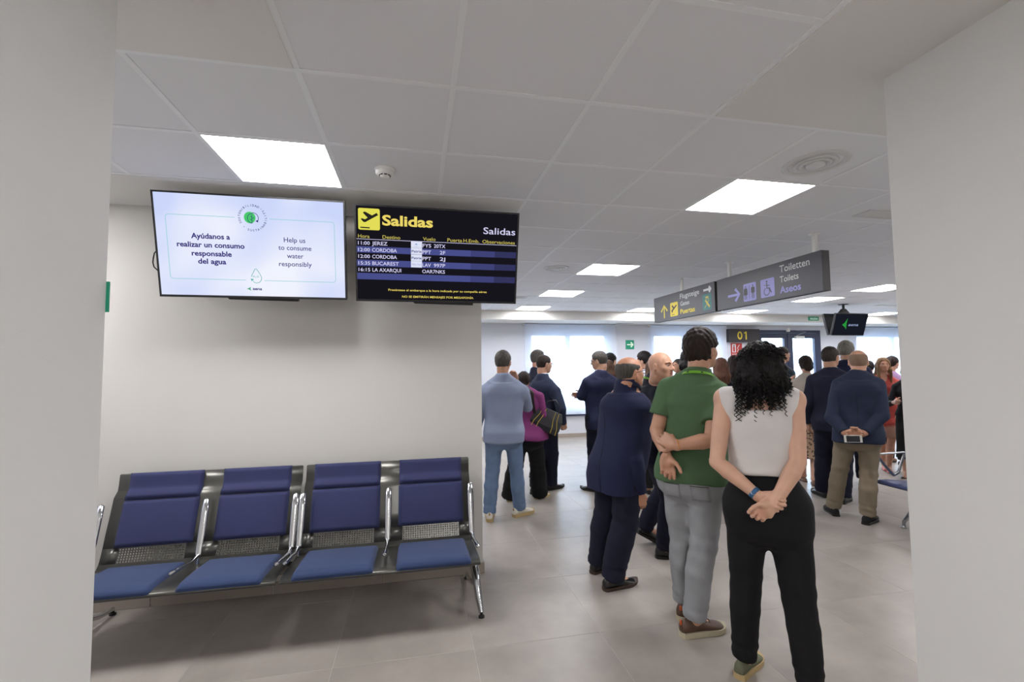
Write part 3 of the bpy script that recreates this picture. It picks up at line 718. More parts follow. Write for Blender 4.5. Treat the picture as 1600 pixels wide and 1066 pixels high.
# ================================================================== BENCHES
PROF = [(2.888, .364), (2.881, .373), (2.892, .383), (2.93, .390), (3.05, .386), (3.20, .374), (3.29, .366), (3.325, .370), (3.345, .392), (3.362, .43), (3.378, .475),
        (3.405, .56), (3.44, .66), (3.462, .725), (3.472, .758), (3.492, .778), (3.512, .795), (3.520, .83), (3.530, .895)]
def arc_pts(P, n):
    P = [np.array(p, float) for p in P]; d = [0]
    for i in range(1, len(P)): d.append(d[-1]+np.linalg.norm(P[i]-P[i-1]))
    t = np.linspace(0, d[-1], n); A = np.array(P)
    return np.stack([np.interp(t, d, A[:, 0]), np.interp(t, d, A[:, 1])], 1)
def pad(prof, x0, x1, th, rad, nu=22, nv=22, bow=0.0):
    C = arc_pts(prof, nv); L_ = sum(np.linalg.norm(C[i+1]-C[i]) for i in range(nv-1)); W_ = x1-x0
    Tn = np.gradient(C, axis=0); Tn /= np.linalg.norm(Tn, axis=1)[:, None]; Nn = np.stack([-Tn[:, 1], Tn[:, 0]], 1)  # towards the sitter (front/up)
    us = (1-np.cos(np.linspace(0, PI, nu)))/2; us = .5*us+.5*np.linspace(0, 1, nu)
    V = []; F = []
    for side in (1, 0):
        for j in range(nv):
            for u in us:
                d = min(u*W_, (1-u)*W_, j/(nv-1)*L_, (1-j/(nv-1))*L_); e = min(1, d/rad); h = th*math.sqrt(max(0, 1-(1-e)**2)) if side else 0
                h += bow*math.sin(PI*u)*math.sin(PI*j/(nv-1)) if side else 0
                V.append((x0+u*W_, C[j, 0]+Nn[j, 0]*h, C[j, 1]+Nn[j, 1]*h))
    n = nu*nv
    for j in range(nv-1):
        for i in range(nu-1):
            a = j*nu+i; F.append((a, a+1, a+nu+1, a+nu)); F.append((n+a, n+a+nu, n+a+nu+1, n+a+1))
    return MB().add(V, F, True)
def shell(x0, x1, spans):
    g = MB()
    def strip(pts, xa, xb, nx=2):
        V = []; F = []; n = len(pts)
        for p in pts:
            for i in range(nx): V.append((xa+(xb-xa)*i/(nx-1), p[0], p[1]))
        for j in range(n-1):
            for i in range(nx-1): F.append((j*nx+i, j*nx+i+1, (j+1)*nx+i+1, (j+1)*nx+i))
        g.add(V, F, True)
    i0, i1 = 8, 10
    strip(PROF[:i0+1], x0, x1); strip(PROF[i1:], x0, x1)
    xs = [x0]+[e for s_ in spans for e in s_]+[x1]
    for k in range(0, len(xs), 2): strip(PROF[i0:i1+1], xs[k], xs[k+1])
    for a, b in spans:
        nc_ = 49; rows = 15; P = arc_pts(PROF[i0:i1+1], rows); V = []; F = []
        X = [a]; step = (b-a)/24.5
        for k in range(24): X += [a+step*(k+.28)+step*.0, a+step*(k+.86)]
        X.append(b)
        R_ = [0]; m_ = 6.3
        for k in range(6): R_ += [(k+.28)/m_, (k+.86)/m_]
        R_.append(1.0)
        Q = [(np.interp(t, np.linspace(0, 1, rows), P[:, 0]), np.interp(t, np.linspace(0, 1, rows), P[:, 1])) for t in R_]
        nx = len(X)
        for q in Q:
            for x in X: V.append((x, q[0], q[1]))
        for j in range(len(Q)-1):
            for i in range(nx-1):
                if j % 2 == 1 and i % 2 == 1: continue
                F.append((j*nx+i, j*nx+i+1, (j+1)*nx+i+1, (j+1)*nx+i))
        g.add(V, F)
    return g
bench = empty('waiting_bench', (-.765, 3.25, 0)); tag(bench, 'row of four blue padded seats on chrome legs under the wall screens', 'bench')
bx_, by_ = -.765, 3.25
def off(o): o.location = (-bx_, -by_, 0); return o
seats_x = [(-1.835, -1.395), (-1.28, -.845), (-.70, -.245), (-.12, .335)]
mods = [((-1.895, -.775), seats_x[:2]), ((-.752, .388), seats_x[2:])]
for (a, b), sx in mods:
    sh = off(shell(a, b, [(p+.03, q-.035) for p, q in sx]).build('seat_shell', M_SHELL, bench))
    md = sh.modifiers.new('thickness', 'SOLIDIFY'); md.thickness = .005; md.offset = -1
    off(MB().tube([(a+.004, 3.535, .893), (b-.004, 3.535, .893)], .006, 8).build('top_edge', M_SHELL, bench))
for (a, b) in seats_x:
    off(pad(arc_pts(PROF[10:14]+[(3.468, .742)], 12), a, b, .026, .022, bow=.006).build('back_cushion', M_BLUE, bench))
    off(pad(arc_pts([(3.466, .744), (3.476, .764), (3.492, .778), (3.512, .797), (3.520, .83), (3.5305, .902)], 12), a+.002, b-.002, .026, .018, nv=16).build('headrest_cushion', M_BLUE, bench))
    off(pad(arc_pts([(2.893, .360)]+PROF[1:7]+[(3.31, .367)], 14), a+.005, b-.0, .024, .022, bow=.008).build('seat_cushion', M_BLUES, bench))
for x in (-1.915, -1.325, -.787, -.742, -.185, .382):
    g = MB(); g.tube([(x, 3.392, .742), (x, 3.385, .735), (x, 3.36, .66), (x, 3.322, .53), (x, 3.285, .425)], [.007, .017, .019, .019, .015], 14, flat=(.7, 1.15))
    g.tube([(x, 3.285, .425), (x, 3.20, .418), (x, 3.08, .436), (x, 2.955, .452), (x, 2.945, .453)], [.013, .011, .011, .013, .006], 12, flat=(.8, 1.1))
    g.tube([(x, 3.285, .43), (x, 3.275, .37)], .010, 10)
    off(g.build('armrest', M_CHROME, bench))
off(MB().bbox(-1.93, .40, 3.21, 3.27, .285, .345, .008).build('beam', M_SHELL, bench))
for x, sgn in ((-1.93, -1), (.385, 1)):
    g = MB()
    g.tube([(x-.012*sgn, 3.22, .33), (x-.008*sgn, 3.17, .28), (x, 3.10, .22), (x+.012*sgn, 3.04, .10), (x+.022*sgn, 2.99, .028)], [.026, .031, .037, .032, .022], 14, flat=(1.15, .72))
    g.tube([(x, 3.12, .20), (x, 3.24, .11), (x-.01*sgn, 3.42, .055), (x-.012*sgn, 3.55, .035)], [.020, .018, .016, .015], 12, flat=(1, .8))
    lg_ = off(g.build('leg', M_CHROME, bench))
    MB().tube([(x-.0*sgn-.0, 3.135, .262), (x, 3.122, .238)], .009, 10).build('leg_slot', M_RUB, lg_)
    MB().lathe([(.001, 0), (.019, 0), (.019, .010), (.010, .012), (.008, .03)], (x+.022*sgn, 2.99, 0), 18).build('foot_glide', M_RUB, lg_)
    MB().lathe([(.001, 0), (.019, 0), (.019, .010), (.010, .012), (.008, .03)], (x-.012*sgn, 3.55, 0), 18).build('foot_glide', M_RUB, lg_)

# second bench at the right, facing left, half hidden by the pillar
b2 = empty('waiting_bench', (4.79, 3.74, 0)); tag(b2, 'blue moulded seat row with grey triangular armrest, cut off by the right pillar', 'bench')
def prof2(w=0):
    return [(-.36, .415), (-.345, .438), (-.28, .442), (-.12, .425), (.02, .41), (.10, .42), (.14, .47), (.17, .58), (.215, .72), (.245, .86)]
def seat2(y0, y1):
    C = arc_pts(prof2(), 30); V = []; F = []; ny = 12; n = len(C)
    for side in (0, 1):
        for j, (x, z) in enumerate(C):
            for i in range(ny):
                t = i/(ny-1); ed = abs(2*t-1); dip = -.014*(1-ed**2); r_ = .02*max(0, ed-.8)/.2
                tx, tz = C[min(j+1, n-1)]-C[max(j-1, 0)]; l_ = math.hypot(tx, tz); nx_, nz_ = -tz/l_, tx/l_
                o_ = (dip if side == 0 else dip*.5-.035)-(r_ if side == 0 else -r_*.3)
                V.append((x+nx_*o_, y0+(y1-y0)*t, z+nz_*o_))
    N_ = n*ny
    for j in range(n-1):
        for i in range(ny-1):
            a = j*ny+i; F += [(a, a+ny, a+ny+1, a+1), (N_+a, N_+a+1, N_+a+ny+1, N_+a+ny)]
    for j in range(n-1):
        for i in (0, ny-1):
            a = j*ny+i; q = (a, a+ny, N_+a+ny, N_+a); F.append(q if i else q[::-1])
    for j in (0, n-1):
        for i in range(ny-1):
            a = j*ny+i; q = (a, a+1, N_+a+1, N_+a); F.append(q if j == 0 else q[::-1])
    return MB().add(V, F, True)
for y0 in (-.18, -.76, -1.34):
    seat2(y0-.27, y0+.27).build('seat', M_BLUEP, b2)
for ya in (.10, -.47, -1.05, -1.63):
    g = MB()
    g.tube([(-.29, ya, .655), (-.27, ya, .668), (.05, ya, .672), (.08, ya, .66)], .013, 10, flat=(.7, 1.6))
    g.tube([(-.28, ya, .655), (-.20, ya, .56), (-.115, ya, .47), (-.09, ya, .452)], .012, 10, flat=(1.2, .9))
    g.tube([(.06, ya, .66), (.0, ya, .55), (-.03, ya, .475), (-.09, ya, .452)], .012, 10, flat=(1.2, .9))
    g.build('armrest', M_ALU, b2)
MB().bbox(-.03, .03, -1.62, -.02, .25, .31, .01).build('beam', mat('beam_bronze', (92, 78, 62), .4, metal=.4), b2)
g = MB(); g.tube([(.0, -.05, .26), (-.08, -.055, .15), (-.17, -.06, .075), (-.20, -.06, .05)], [.022, .020, .018, .016], 12, flat=(1.1, .9)); g.tube([(-.20, -.06, .06), (-.20, -.06, .012)], .012, 10)
g.tube([(.0, -.05, .26), (.10, -.055, .15), (.2, -.06, .05)], [.022, .020, .016], 12, flat=(1.1, .9)); g.tube([(.20, -.06, .06), (.20, -.06, .012)], .012, 10)
l_ = g.build('leg', M_ALU, b2)
for x in (-.2, .2): MB().lathe([(.001, 0), (.03, 0), (.03, .008), (.012, .016), (.01, .03)], (x, -.06, 0), 20).build('foot_glide', M_ALU, l_)
g = MB(); g.tube([(.0, -1.45, .26), (-.08, -1.45, .15), (-.2, -1.45, .05), (-.2, -1.45, 0)], .018, 12); g.tube([(.0, -1.45, .26), (.10, -1.45, .15), (.2, -1.45, .05), (.2, -1.45, 0)], .018, 12)
g.build('leg', M_ALU, b2)
#PEOPLE
# ================================================================== PEOPLE (distance-field modelling, meshed with surface nets)
def smin(a, b, k):
    if k <= 0: return np.minimum(a, b)
    h = np.maximum(k-np.abs(a-b), 0)/k
    return np.minimum(a, b)-h*h*k*.25
class Shape:
    """solid built from smoothly blended tapered limbs, ellipsoids and lofted torsos"""
    def __init__(s, vox, zspec=None): s.ops = []; s.vox = vox; s.disp = None; s.zspec = zspec
    def _add(s, op, k, lo, hi, f): s.ops.append((op, k, np.array(lo, float), np.array(hi, float), f)); return s
    def cone(s, a, b, ra, rb, k=.01, op='u', cut=False, cuta=False, sq=None):
        """sq = (direction, factor): cross-section squashed along direction"""
        a, b = np.array(a, float), np.array(b, float); ab = b-a; L2 = float(ab@ab)+1e-12; L_ = math.sqrt(L2); R_ = max(ra, rb)
        if sq is not None:
            dn = np.array(sq[0], float); dn = dn-ab*(dn@ab)/L2; dn /= (np.linalg.norm(dn)+1e-9); q = 1/sq[1]-1
        def f(X, Y, Z):
            px, py, pz = X-a[0], Y-a[1], Z-a[2]
            t0 = (px*ab[0]+py*ab[1]+pz*ab[2])/L2; t = np.clip(t0, 0, 1)
            dx, dy, dz = px-ab[0]*t, py-ab[1]*t, pz-ab[2]*t
            d2 = dx*dx+dy*dy+dz*dz
            if sq is not None:
                w = dx*dn[0]+dy*dn[1]+dz*dn[2]; d2 = d2+w*w*((1+q)**2-1)
            d = np.sqrt(d2)-(ra+(rb-ra)*t)
            if cut: d = np.maximum(d, (t0-1)*L_)
            if cuta: d = np.maximum(d, -t0*L_)
            return d
        return s._add(op, k, np.minimum(a, b)-R_, np.maximum(a, b)+R_, f)
    def ell(s, c, r, k=.01, op='u', M=None):
        c, r = np.array(c, float), np.array(r, float); mr = r.min(); M_ = np.eye(3) if M is None else np.array(M, float)
        ext = np.sqrt(((M_*r[None, :])**2).sum(1))
        def f(X, Y, Z):
            px, py, pz = X-c[0], Y-c[1], Z-c[2]
            u = (px*M_[0, 0]+py*M_[1, 0]+pz*M_[2, 0])/r[0]; v = (px*M_[0, 1]+py*M_[1, 1]+pz*M_[2, 1])/r[1]; w = (px*M_[0, 2]+py*M_[1, 2]+pz*M_[2, 2])/r[2]
            q = np.sqrt(u*u+v*v+w*w); g = np.sqrt((u/r[0])**2+(v/r[1])**2+(w/r[2])**2)+1e-9
            return q*(q-1)/g
        return s._add(op, k, c-ext, c+ext, f)
    def loft(s, rings, k=.02, ease=0, lean=(0, 0), z0=None, z1=None, ex=2.35, zb=.95, op='u', tw=0):
        """rings: z, half-width, back depth, front depth, y-centre"""
        A = np.array(rings, float); zz = A[:, 0]
        lo_, hi_ = (zz[0] if z0 is None else z0), (zz[-1] if z1 is None else z1)
        mx, my = A[:, 1].max()+abs(ease)+abs(lean[0])+.03, A[:, 2:4].max()+abs(ease)+abs(lean[1])+.05
        def f(X, Y, Z):
            z = Z.ravel(); tt = np.clip((z-zb)/.5, -.3, 1.2)
            # smooth interpolation of the rings
            zs = np.linspace(zz[0]-.001, zz[-1]+.001, 80); ker = np.array([1, 2, 3, 2, 1.])/9
            def sm(c):
                v_ = np.interp(zs, zz, A[:, c]); v2 = np.convolve(np.pad(v_, 2, 'edge'), ker, 'valid'); return np.interp(z, zs, v2)
            ax, ab_, af, yc = sm(1)+ease, sm(2)+ease, sm(3)+ease, sm(4)
            sh = (1, 1, -1)
            x = X-(lean[0]*tt).reshape(sh); y = Y-(lean[1]*tt+yc).reshape(sh)
            ax, ab_, af = ax.reshape(sh), ab_.reshape(sh), af.reshape(sh)
            ay = np.where(y > 0, af, ab_)
            q = (np.abs(x/ax)**ex+np.abs(y/ay)**ex)**(1/ex)
            d = (q-1)*np.minimum(ax, ay)
            return np.maximum(d, np.maximum(lo_-Z, Z-hi_))
        return s._add(op, k, (-mx, -my, lo_), (mx, my, hi_), f)
    def half(s, p, n, op='i', k=.0, lo=None, hi=None):
        """keep (op i) the side away from n of the plane through p, or remove it inside a box"""
        p, n = np.array(p, float), np.array(n, float); n = n/np.linalg.norm(n)
        f = lambda X, Y, Z: (X-p[0])*n[0]+(Y-p[1])*n[1]+(Z-p[2])*n[2]
        return s._add(op, k, lo if lo is not None else (-9, -9, -9), hi if hi is not None else (9, 9, 9), f)
    def field(s):
        us = [o for o in s.ops if o[0] == 'u']; v = s.vox
        lo = np.min([o[2] for o in us], 0)-3*v-.006; hi = np.max([o[3] for o in us], 0)+3*v+.006
        xs, ys = np.arange(lo[0], hi[0]+v, v), np.arange(lo[1], hi[1]+v, v)
        if s.zspec:
            zs = [lo[2]]
            while zs[-1] < hi[2]:
                st = v
                for a, b, q in s.zspec:
                    if a <= zs[-1] < b: st = q
                zs.append(zs[-1]+st)
            zs = np.array(zs)
        else: zs = np.arange(lo[2], hi[2]+v, v)
        xs, ys, zs = (q.astype(np.float32) for q in (xs, ys, zs)); D = np.full((len(xs), len(ys), len(zs)), .08, np.float32)
        for op, k, a, b, f in s.ops:
            m = k+2*v+.012
            i0, i1 = np.searchsorted(xs, a[0]-m), np.searchsorted(xs, b[0]+m); j0, j1 = np.searchsorted(ys, a[1]-m), np.searchsorted(ys, b[1]+m); k0, k1 = np.searchsorted(zs, a[2]-m), np.searchsorted(zs, b[2]+m)
            if i1 <= i0 or j1 <= j0 or k1 <= k0: continue
            d = f(xs[i0:i1, None, None], ys[None, j0:j1, None], zs[None, None, k0:k1]); V = D[i0:i1, j0:j1, k0:k1]
            if op == 'u': V[...] = smin(V, d, k)
            elif op == 's': V[...] = -smin(-V, d, k)
            elif op == 'i': V[...] = -smin(-V, -d, k)
        if s.disp is not None: D += s.disp(xs[:, None, None], ys[None, :, None], zs[None, None, :]).astype(np.float32)
        D[0] = D[-1] = .05; D[:, 0] = D[:, -1] = .05; D[:, :, 0] = D[:, :, -1] = .05
        return xs, ys, zs, D
    def mesh(s, name):
        xs, ys, zs, D = s.field(); I = D < 0; nx, ny, nz = D.shape
        c = np.zeros((nx-1, ny-1, nz-1), np.int8)
        for a in (0, 1):
            for b in (0, 1):
                for e in (0, 1): c += I[a:nx-1+a, b:ny-1+b, e:nz-1+e]
        act = (c > 0) & (c < 8); ci = np.argwhere(act); n = len(ci)
        idx = np.full(act.shape, -1, np.int32); idx[act] = np.arange(n)
        P = np.zeros((n, 3)); cnt = np.zeros(n)
        cx, cy, cz = ci[:, 0], ci[:, 1], ci[:, 2]; G = (xs, ys, zs)
        for ax in range(3):
            for a in (0, 1):
                for b in (0, 1):
                    o = [0, 0, 0]; oth = [q for q in range(3) if q != ax]; o[oth[0]] = a; o[oth[1]] = b
                    i, j, k = cx+o[0], cy+o[1], cz+o[2]; e = [0, 0, 0]; e[ax] = 1
                    d0, d1 = D[i, j, k], D[i+e[0], j+e[1], k+e[2]]; m = (d0 < 0) != (d1 < 0)
                    t = np.where(m, d0/np.where(m, d0-d1, 1), 0)
                    g = [G[0][i].astype(float), G[1][j].astype(float), G[2][k].astype(float)]; ii = (i, j, k)[ax]
                    g[ax] = g[ax]+t*(G[ax][np.minimum(ii+1, len(G[ax])-1)]-G[ax][ii])
                    for q in range(3): P[m, q] += g[q][m]
                    cnt += m
        P /= cnt[:, None]; Q = []
        for ax in range(3):
            sl0, sl1 = [slice(None)]*3, [slice(None)]*3; sl0[ax] = slice(0, -1); sl1[ax] = slice(1, None)
            a, b = I[tuple(sl0)], I[tuple(sl1)]; cr = np.argwhere(a != b)
            u, v = [q for q in range(3) if q != ax]
            ok = (cr[:, u] > 0) & (cr[:, v] > 0); cr = cr[ok]
            def at_(du, dv):
                e = cr.copy(); e[:, u] += du; e[:, v] += dv; return idx[e[:, 0], e[:, 1], e[:, 2]]
            q = np.stack([at_(-1, -1), at_(0, -1), at_(0, 0), at_(-1, 0)], 1)
            ins = a[cr[:, 0], cr[:, 1], cr[:, 2]]
            flip = ins if ax == 1 else ~ins
            q[flip] = q[flip][:, ::-1]; Q.append(q)
        Q = np.concatenate(Q); Q = Q[(Q >= 0).all(1)]
        me = bpy.data.meshes.new(name); me.vertices.add(n); me.vertices.foreach_set('co', P.astype(np.float32).ravel())
        me.loops.add(len(Q)*4); me.loops.foreach_set('vertex_index', Q.astype(np.int32).ravel())
        me.polygons.add(len(Q)); me.polygons.foreach_set('loop_start', np.arange(0, len(Q)*4, 4, dtype=np.int32)); me.polygons.foreach_set('loop_total', np.full(len(Q), 4, np.int32))
        me.polygons.foreach_set('use_smooth', np.ones(len(Q), bool)); me.update(calc_edges=True)
        return me
    def build(s, name, m, parent): return link(name, s.mesh(name), m, parent)

def folds(amp, seed=0, fz=38, fx=9, zlo=None, zhi=None):
    r = random.Random(seed); p = [r.uniform(0, 6.3) for _ in range(6)]
    def f(X, Y, Z):
        a = np.sin(fz*Z+p[0]+2.2*np.sin(fx*X+p[1])+1.8*np.sin(fx*.8*Y+p[2]))
        b = np.sin(fz*.46*Z-14*X+p[3]+1.5*np.sin(8*Y+p[4]))
        w = .5+.5*np.sin(4.1*Z+5*X+p[5]); d = amp*(w*a*.6+(1-w)*b*.8)
        return d
    return f
def vfolds(amp, seed=0, n=34):
    r = random.Random(seed); p = [r.uniform(0, 6.3) for _ in range(4)]
    def f(X, Y, Z): return amp*(np.sin(n*X+p[0]+1.3*np.sin(5*Z+p[1]))*.6+np.sin(n*.6*Y+9*X+p[2]+3*Z)*.5+.5*np.sin(16*Z+7*X+p[3]))
    return f

V3 = lambda *a: np.array(a, float)
def unit(v): v = np.array(v, float); return v/(np.linalg.norm(v)+1e-9)
def ik(a, b, l1, l2, hint):
    """joint between a and b, bending towards hint"""
    a, b = np.array(a, float), np.array(b, float); d = b-a; L_ = np.linalg.norm(d); u = d/L_; L2 = min(L_, (l1+l2)*.998)
    x = (l1*l1-l2*l2+L2*L2)/(2*L2); h = math.sqrt(max(l1*l1-x*x, 0)); hv = np.array(hint, float); hv = hv-u*(hv@u); hv = unit(hv)
    return a+u*x*(L_/L2)+hv*h

MEN = [(.735, .05, .045, .04, -.01), (.765, .105, .080, .065, -.01), (.80, .148, .102, .088, -.01), (.86, .168, .122, .100, -.01), (.92, .172, .128, .105, -.01), (1.00, .163, .108, .112, 0), (1.08, .155, .095, .118, .005), (1.16, .156, .095, .118, .005),
       (1.25, .165, .105, .118, 0), (1.32, .170, .115, .115, -.005), (1.375, .142, .108, .10, -.012), (1.42, .095, .082, .072, -.02), (1.475, .062, .058, .052, -.02)]
WOM = [(.72, .05, .045, .04, -.01), (.75, .105, .080, .065, -.01), (.785, .150, .105, .085, -.01), (.85, .172, .130, .095, -.01), (.91, .172, .128, .100, -.01), (.98, .155, .102, .100, 0), (1.06, .128, .080, .090, .005), (1.13, .124, .078, .092, .005),
       (1.21, .138, .088, .115, 0), (1.29, .146, .096, .125, -.005), (1.35, .128, .093, .095, -.012), (1.40, .085, .074, .066, -.02), (1.46, .052, .050, .046, -.02)]
def scale_rings(R_, s, w, belly=0, hips=1):
    out = []
    for z, ax, ab, af, yc in R_:
        bl = belly*math.exp(-((z-1.07)/.14)**2); hp = 1+(hips-1)*math.exp(-((z-.89)/.1)**2)
        out.append((z*s, ax*w*s*hp+bl*.45, ab*w*s*hp+bl*.15, af*w*s+bl, yc*s))
    return out

def skin_m(tone): return mat('skin_%d_%d_%d' % tone, tone, .5, sss=.08, bump=.12, bscale=260, var=.05, vscale=18)
def cloth_m(name, col, rough=.85, **k):
    k.setdefault('bump', .22); k.setdefault('bscale', 700); k.setdefault('var', .05); k.setdefault('vscale', 6)
    return mat(name, col, rough, spec=.25, **k)
def hair_m(name, col, rough=.62): return mat(name, col, rough, bump=.9, bscale=260, stretch=(1, 1, .10), var=.3, vscale=90, spec=.22)

def hand(g, w, d, n, right, curl, s=1.0, k=.006, thumb=(.55, .65, .35), tcurl=.5, spread=.05, rf=1.0):
    """w wrist, d towards the fingers, n palm normal"""
    d = unit(d); n = np.array(n, float); n = unit(n-d*(n@d)); t = np.cross(d, n)*(1 if right else -1)
    w = np.array(w, float); offs = [.031, .0105, -.0105, -.030]; kn = [.086, .090, .085, .076]; ln = [.070, .078, .072, .056]
    g.cone(w-d*.01*s, w+d*.035*s, .026*s, .030*s, k=.012, sq=(n, .62))
    for i in range(4):
        b = w+d*.018*s+t*offs[i]*.62*s; q = w+d*kn[i]*s+t*offs[i]*s+n*(-.002)*s
        g.cone(b, q, .0145*s, .0118*s*rf, k=.012)
        c = curl[i] if isinstance(curl, (list, tuple)) else curl
        dirv = unit(d+t*spread*(1.5-i)); p = q; r0 = .0098*s*rf*(1, 1.03, .98, .88)[i]; ang = 0
        for j, (f_, a_) in enumerate(((.46, .9), (.31, 1.15), (.23, .8))):
            ang += c*a_; v = dirv*math.cos(ang)+n*math.sin(ang); e = p+v*ln[i]*f_*s*(1.0)
            g.cone(p, e, r0*(1-.06*j), r0*(1-.06*(j+1)), k=.003); p = e
    g.ell(w+d*.035*s+t*.022*s+n*.010*s, (.020*s, .020*s, .022*s), k=.014)
    g.ell(w+d*.040*s-t*.024*s+n*.008*s, (.014*s, .014*s, .026*s), k=.014)
    b = w+d*.022*s+t*.024*s+n*.006*s; td = unit(d*thumb[0]+t*thumb[1]+n*thumb[2])
    p1 = b+td*.040*s; td2 = unit(td+(d*.5-t*.35+n*.25)*tcurl); p2 = p1+td2*.032*s; td3 = unit(td2+(-t*.4+n*.2+d*.3)*tcurl); p3 = p2+td3*.024*s
    g.cone(b, p1, .0145*s, .0118*s*rf, k=.012); g.cone(p1, p2, .0112*s*rf, .0105*s*rf, k=.004); g.cone(p2, p3, .0105*s*rf, .0088*s*rf, k=.003)

def rot_h(yaw, pitch, roll):
    return np.array(Matrix.Rotation(math.radians(yaw), 3, 'Z') @ Matrix.Rotation(math.radians(pitch), 3, 'X') @ Matrix.Rotation(math.radians(roll), 3, 'Y'))

def head_prims(g, hc, s, M, female=False, fine=True, smile=False, fat=0):
    """hc = centre of skull; y forward in head frame"""
    T_ = lambda *p: hc+M@(np.array(p)*s)
    g.ell(T_(0, -.012, .018), (.0765*s, .096*s, .088*s), k=.02, M=M)          # cranium
    g.ell(T_(0, .028, -.035), (.060*s+fat*.5, .066*s, .070*s), k=.03, M=M)     # face mass
    g.ell(T_(0, .048, -.082), (.036*s+fat*.4, .036*s, .026*s), k=.03, M=M)     # jaw and chin
    for sx in (-1, 1):
        g.cone(T_(sx*.054, .0, -.045), T_(sx*.020, .058, -.090), .018*s+fat*.4, .016*s, k=.02)
        g.ell(T_(sx*.040, .056, -.028), (.020*s+fat*.2, .020*s, .020*s), k=.02, M=M)   # cheek
        g.ell(T_(sx*.079, -.006, -.018), (.009*s, .019*s, .031*s), k=.006, M=M@rot_h(sx*-22, -8, 0))   # ear
        g.ell(T_(sx*.086, .002, -.015), (.005*s, .009*s, .017*s), k=.004, op='s', M=M@rot_h(sx*-22, -8, 0))
        if fine:
            g.ell(T_(sx*.031, .092, .000), (.019*s, .014*s, .011*s), k=.012, op='s', M=M)       # eye socket
            g.ell(T_(sx*.031, .071, -.002), (.0145*s, .0145*s, .012*s), k=.004, M=M)
            g.cone(T_(sx*.012, .089, .017), T_(sx*.048, .076, .018), .0072*s, .006*s, k=.010)   # brow
    g.cone(T_(0, .086, .006), T_(0, .106, -.030), .0075*s, .0115*s, k=.009)    # nose
    if fine:
        for sx in (-1, 1): g.ell(T_(sx*.011, .096, -.034), (.008*s, .009*s, .007*s), k=.005, M=M)
        g.ell(T_(0, .081, -.060), (.025*s, .014*s, .0065*s), k=.004, M=M); g.ell(T_(0, .080, -.070), (.021*s, .013*s, .007*s), k=.004, M=M)
        g.cone(T_(-.024, .092, -.0645), T_(.024, .092, -.0645), .0022*s, .0022*s, k=.003, op='s')
        if smile: g.ell(T_(0, .096, -.066), (.022*s, .012*s, .007*s), k=.004, op='s', M=M)
    g.cone(T_(0, -.030, -.03), T_(0, -.035, -.09), .050*s, .050*s, k=.03)

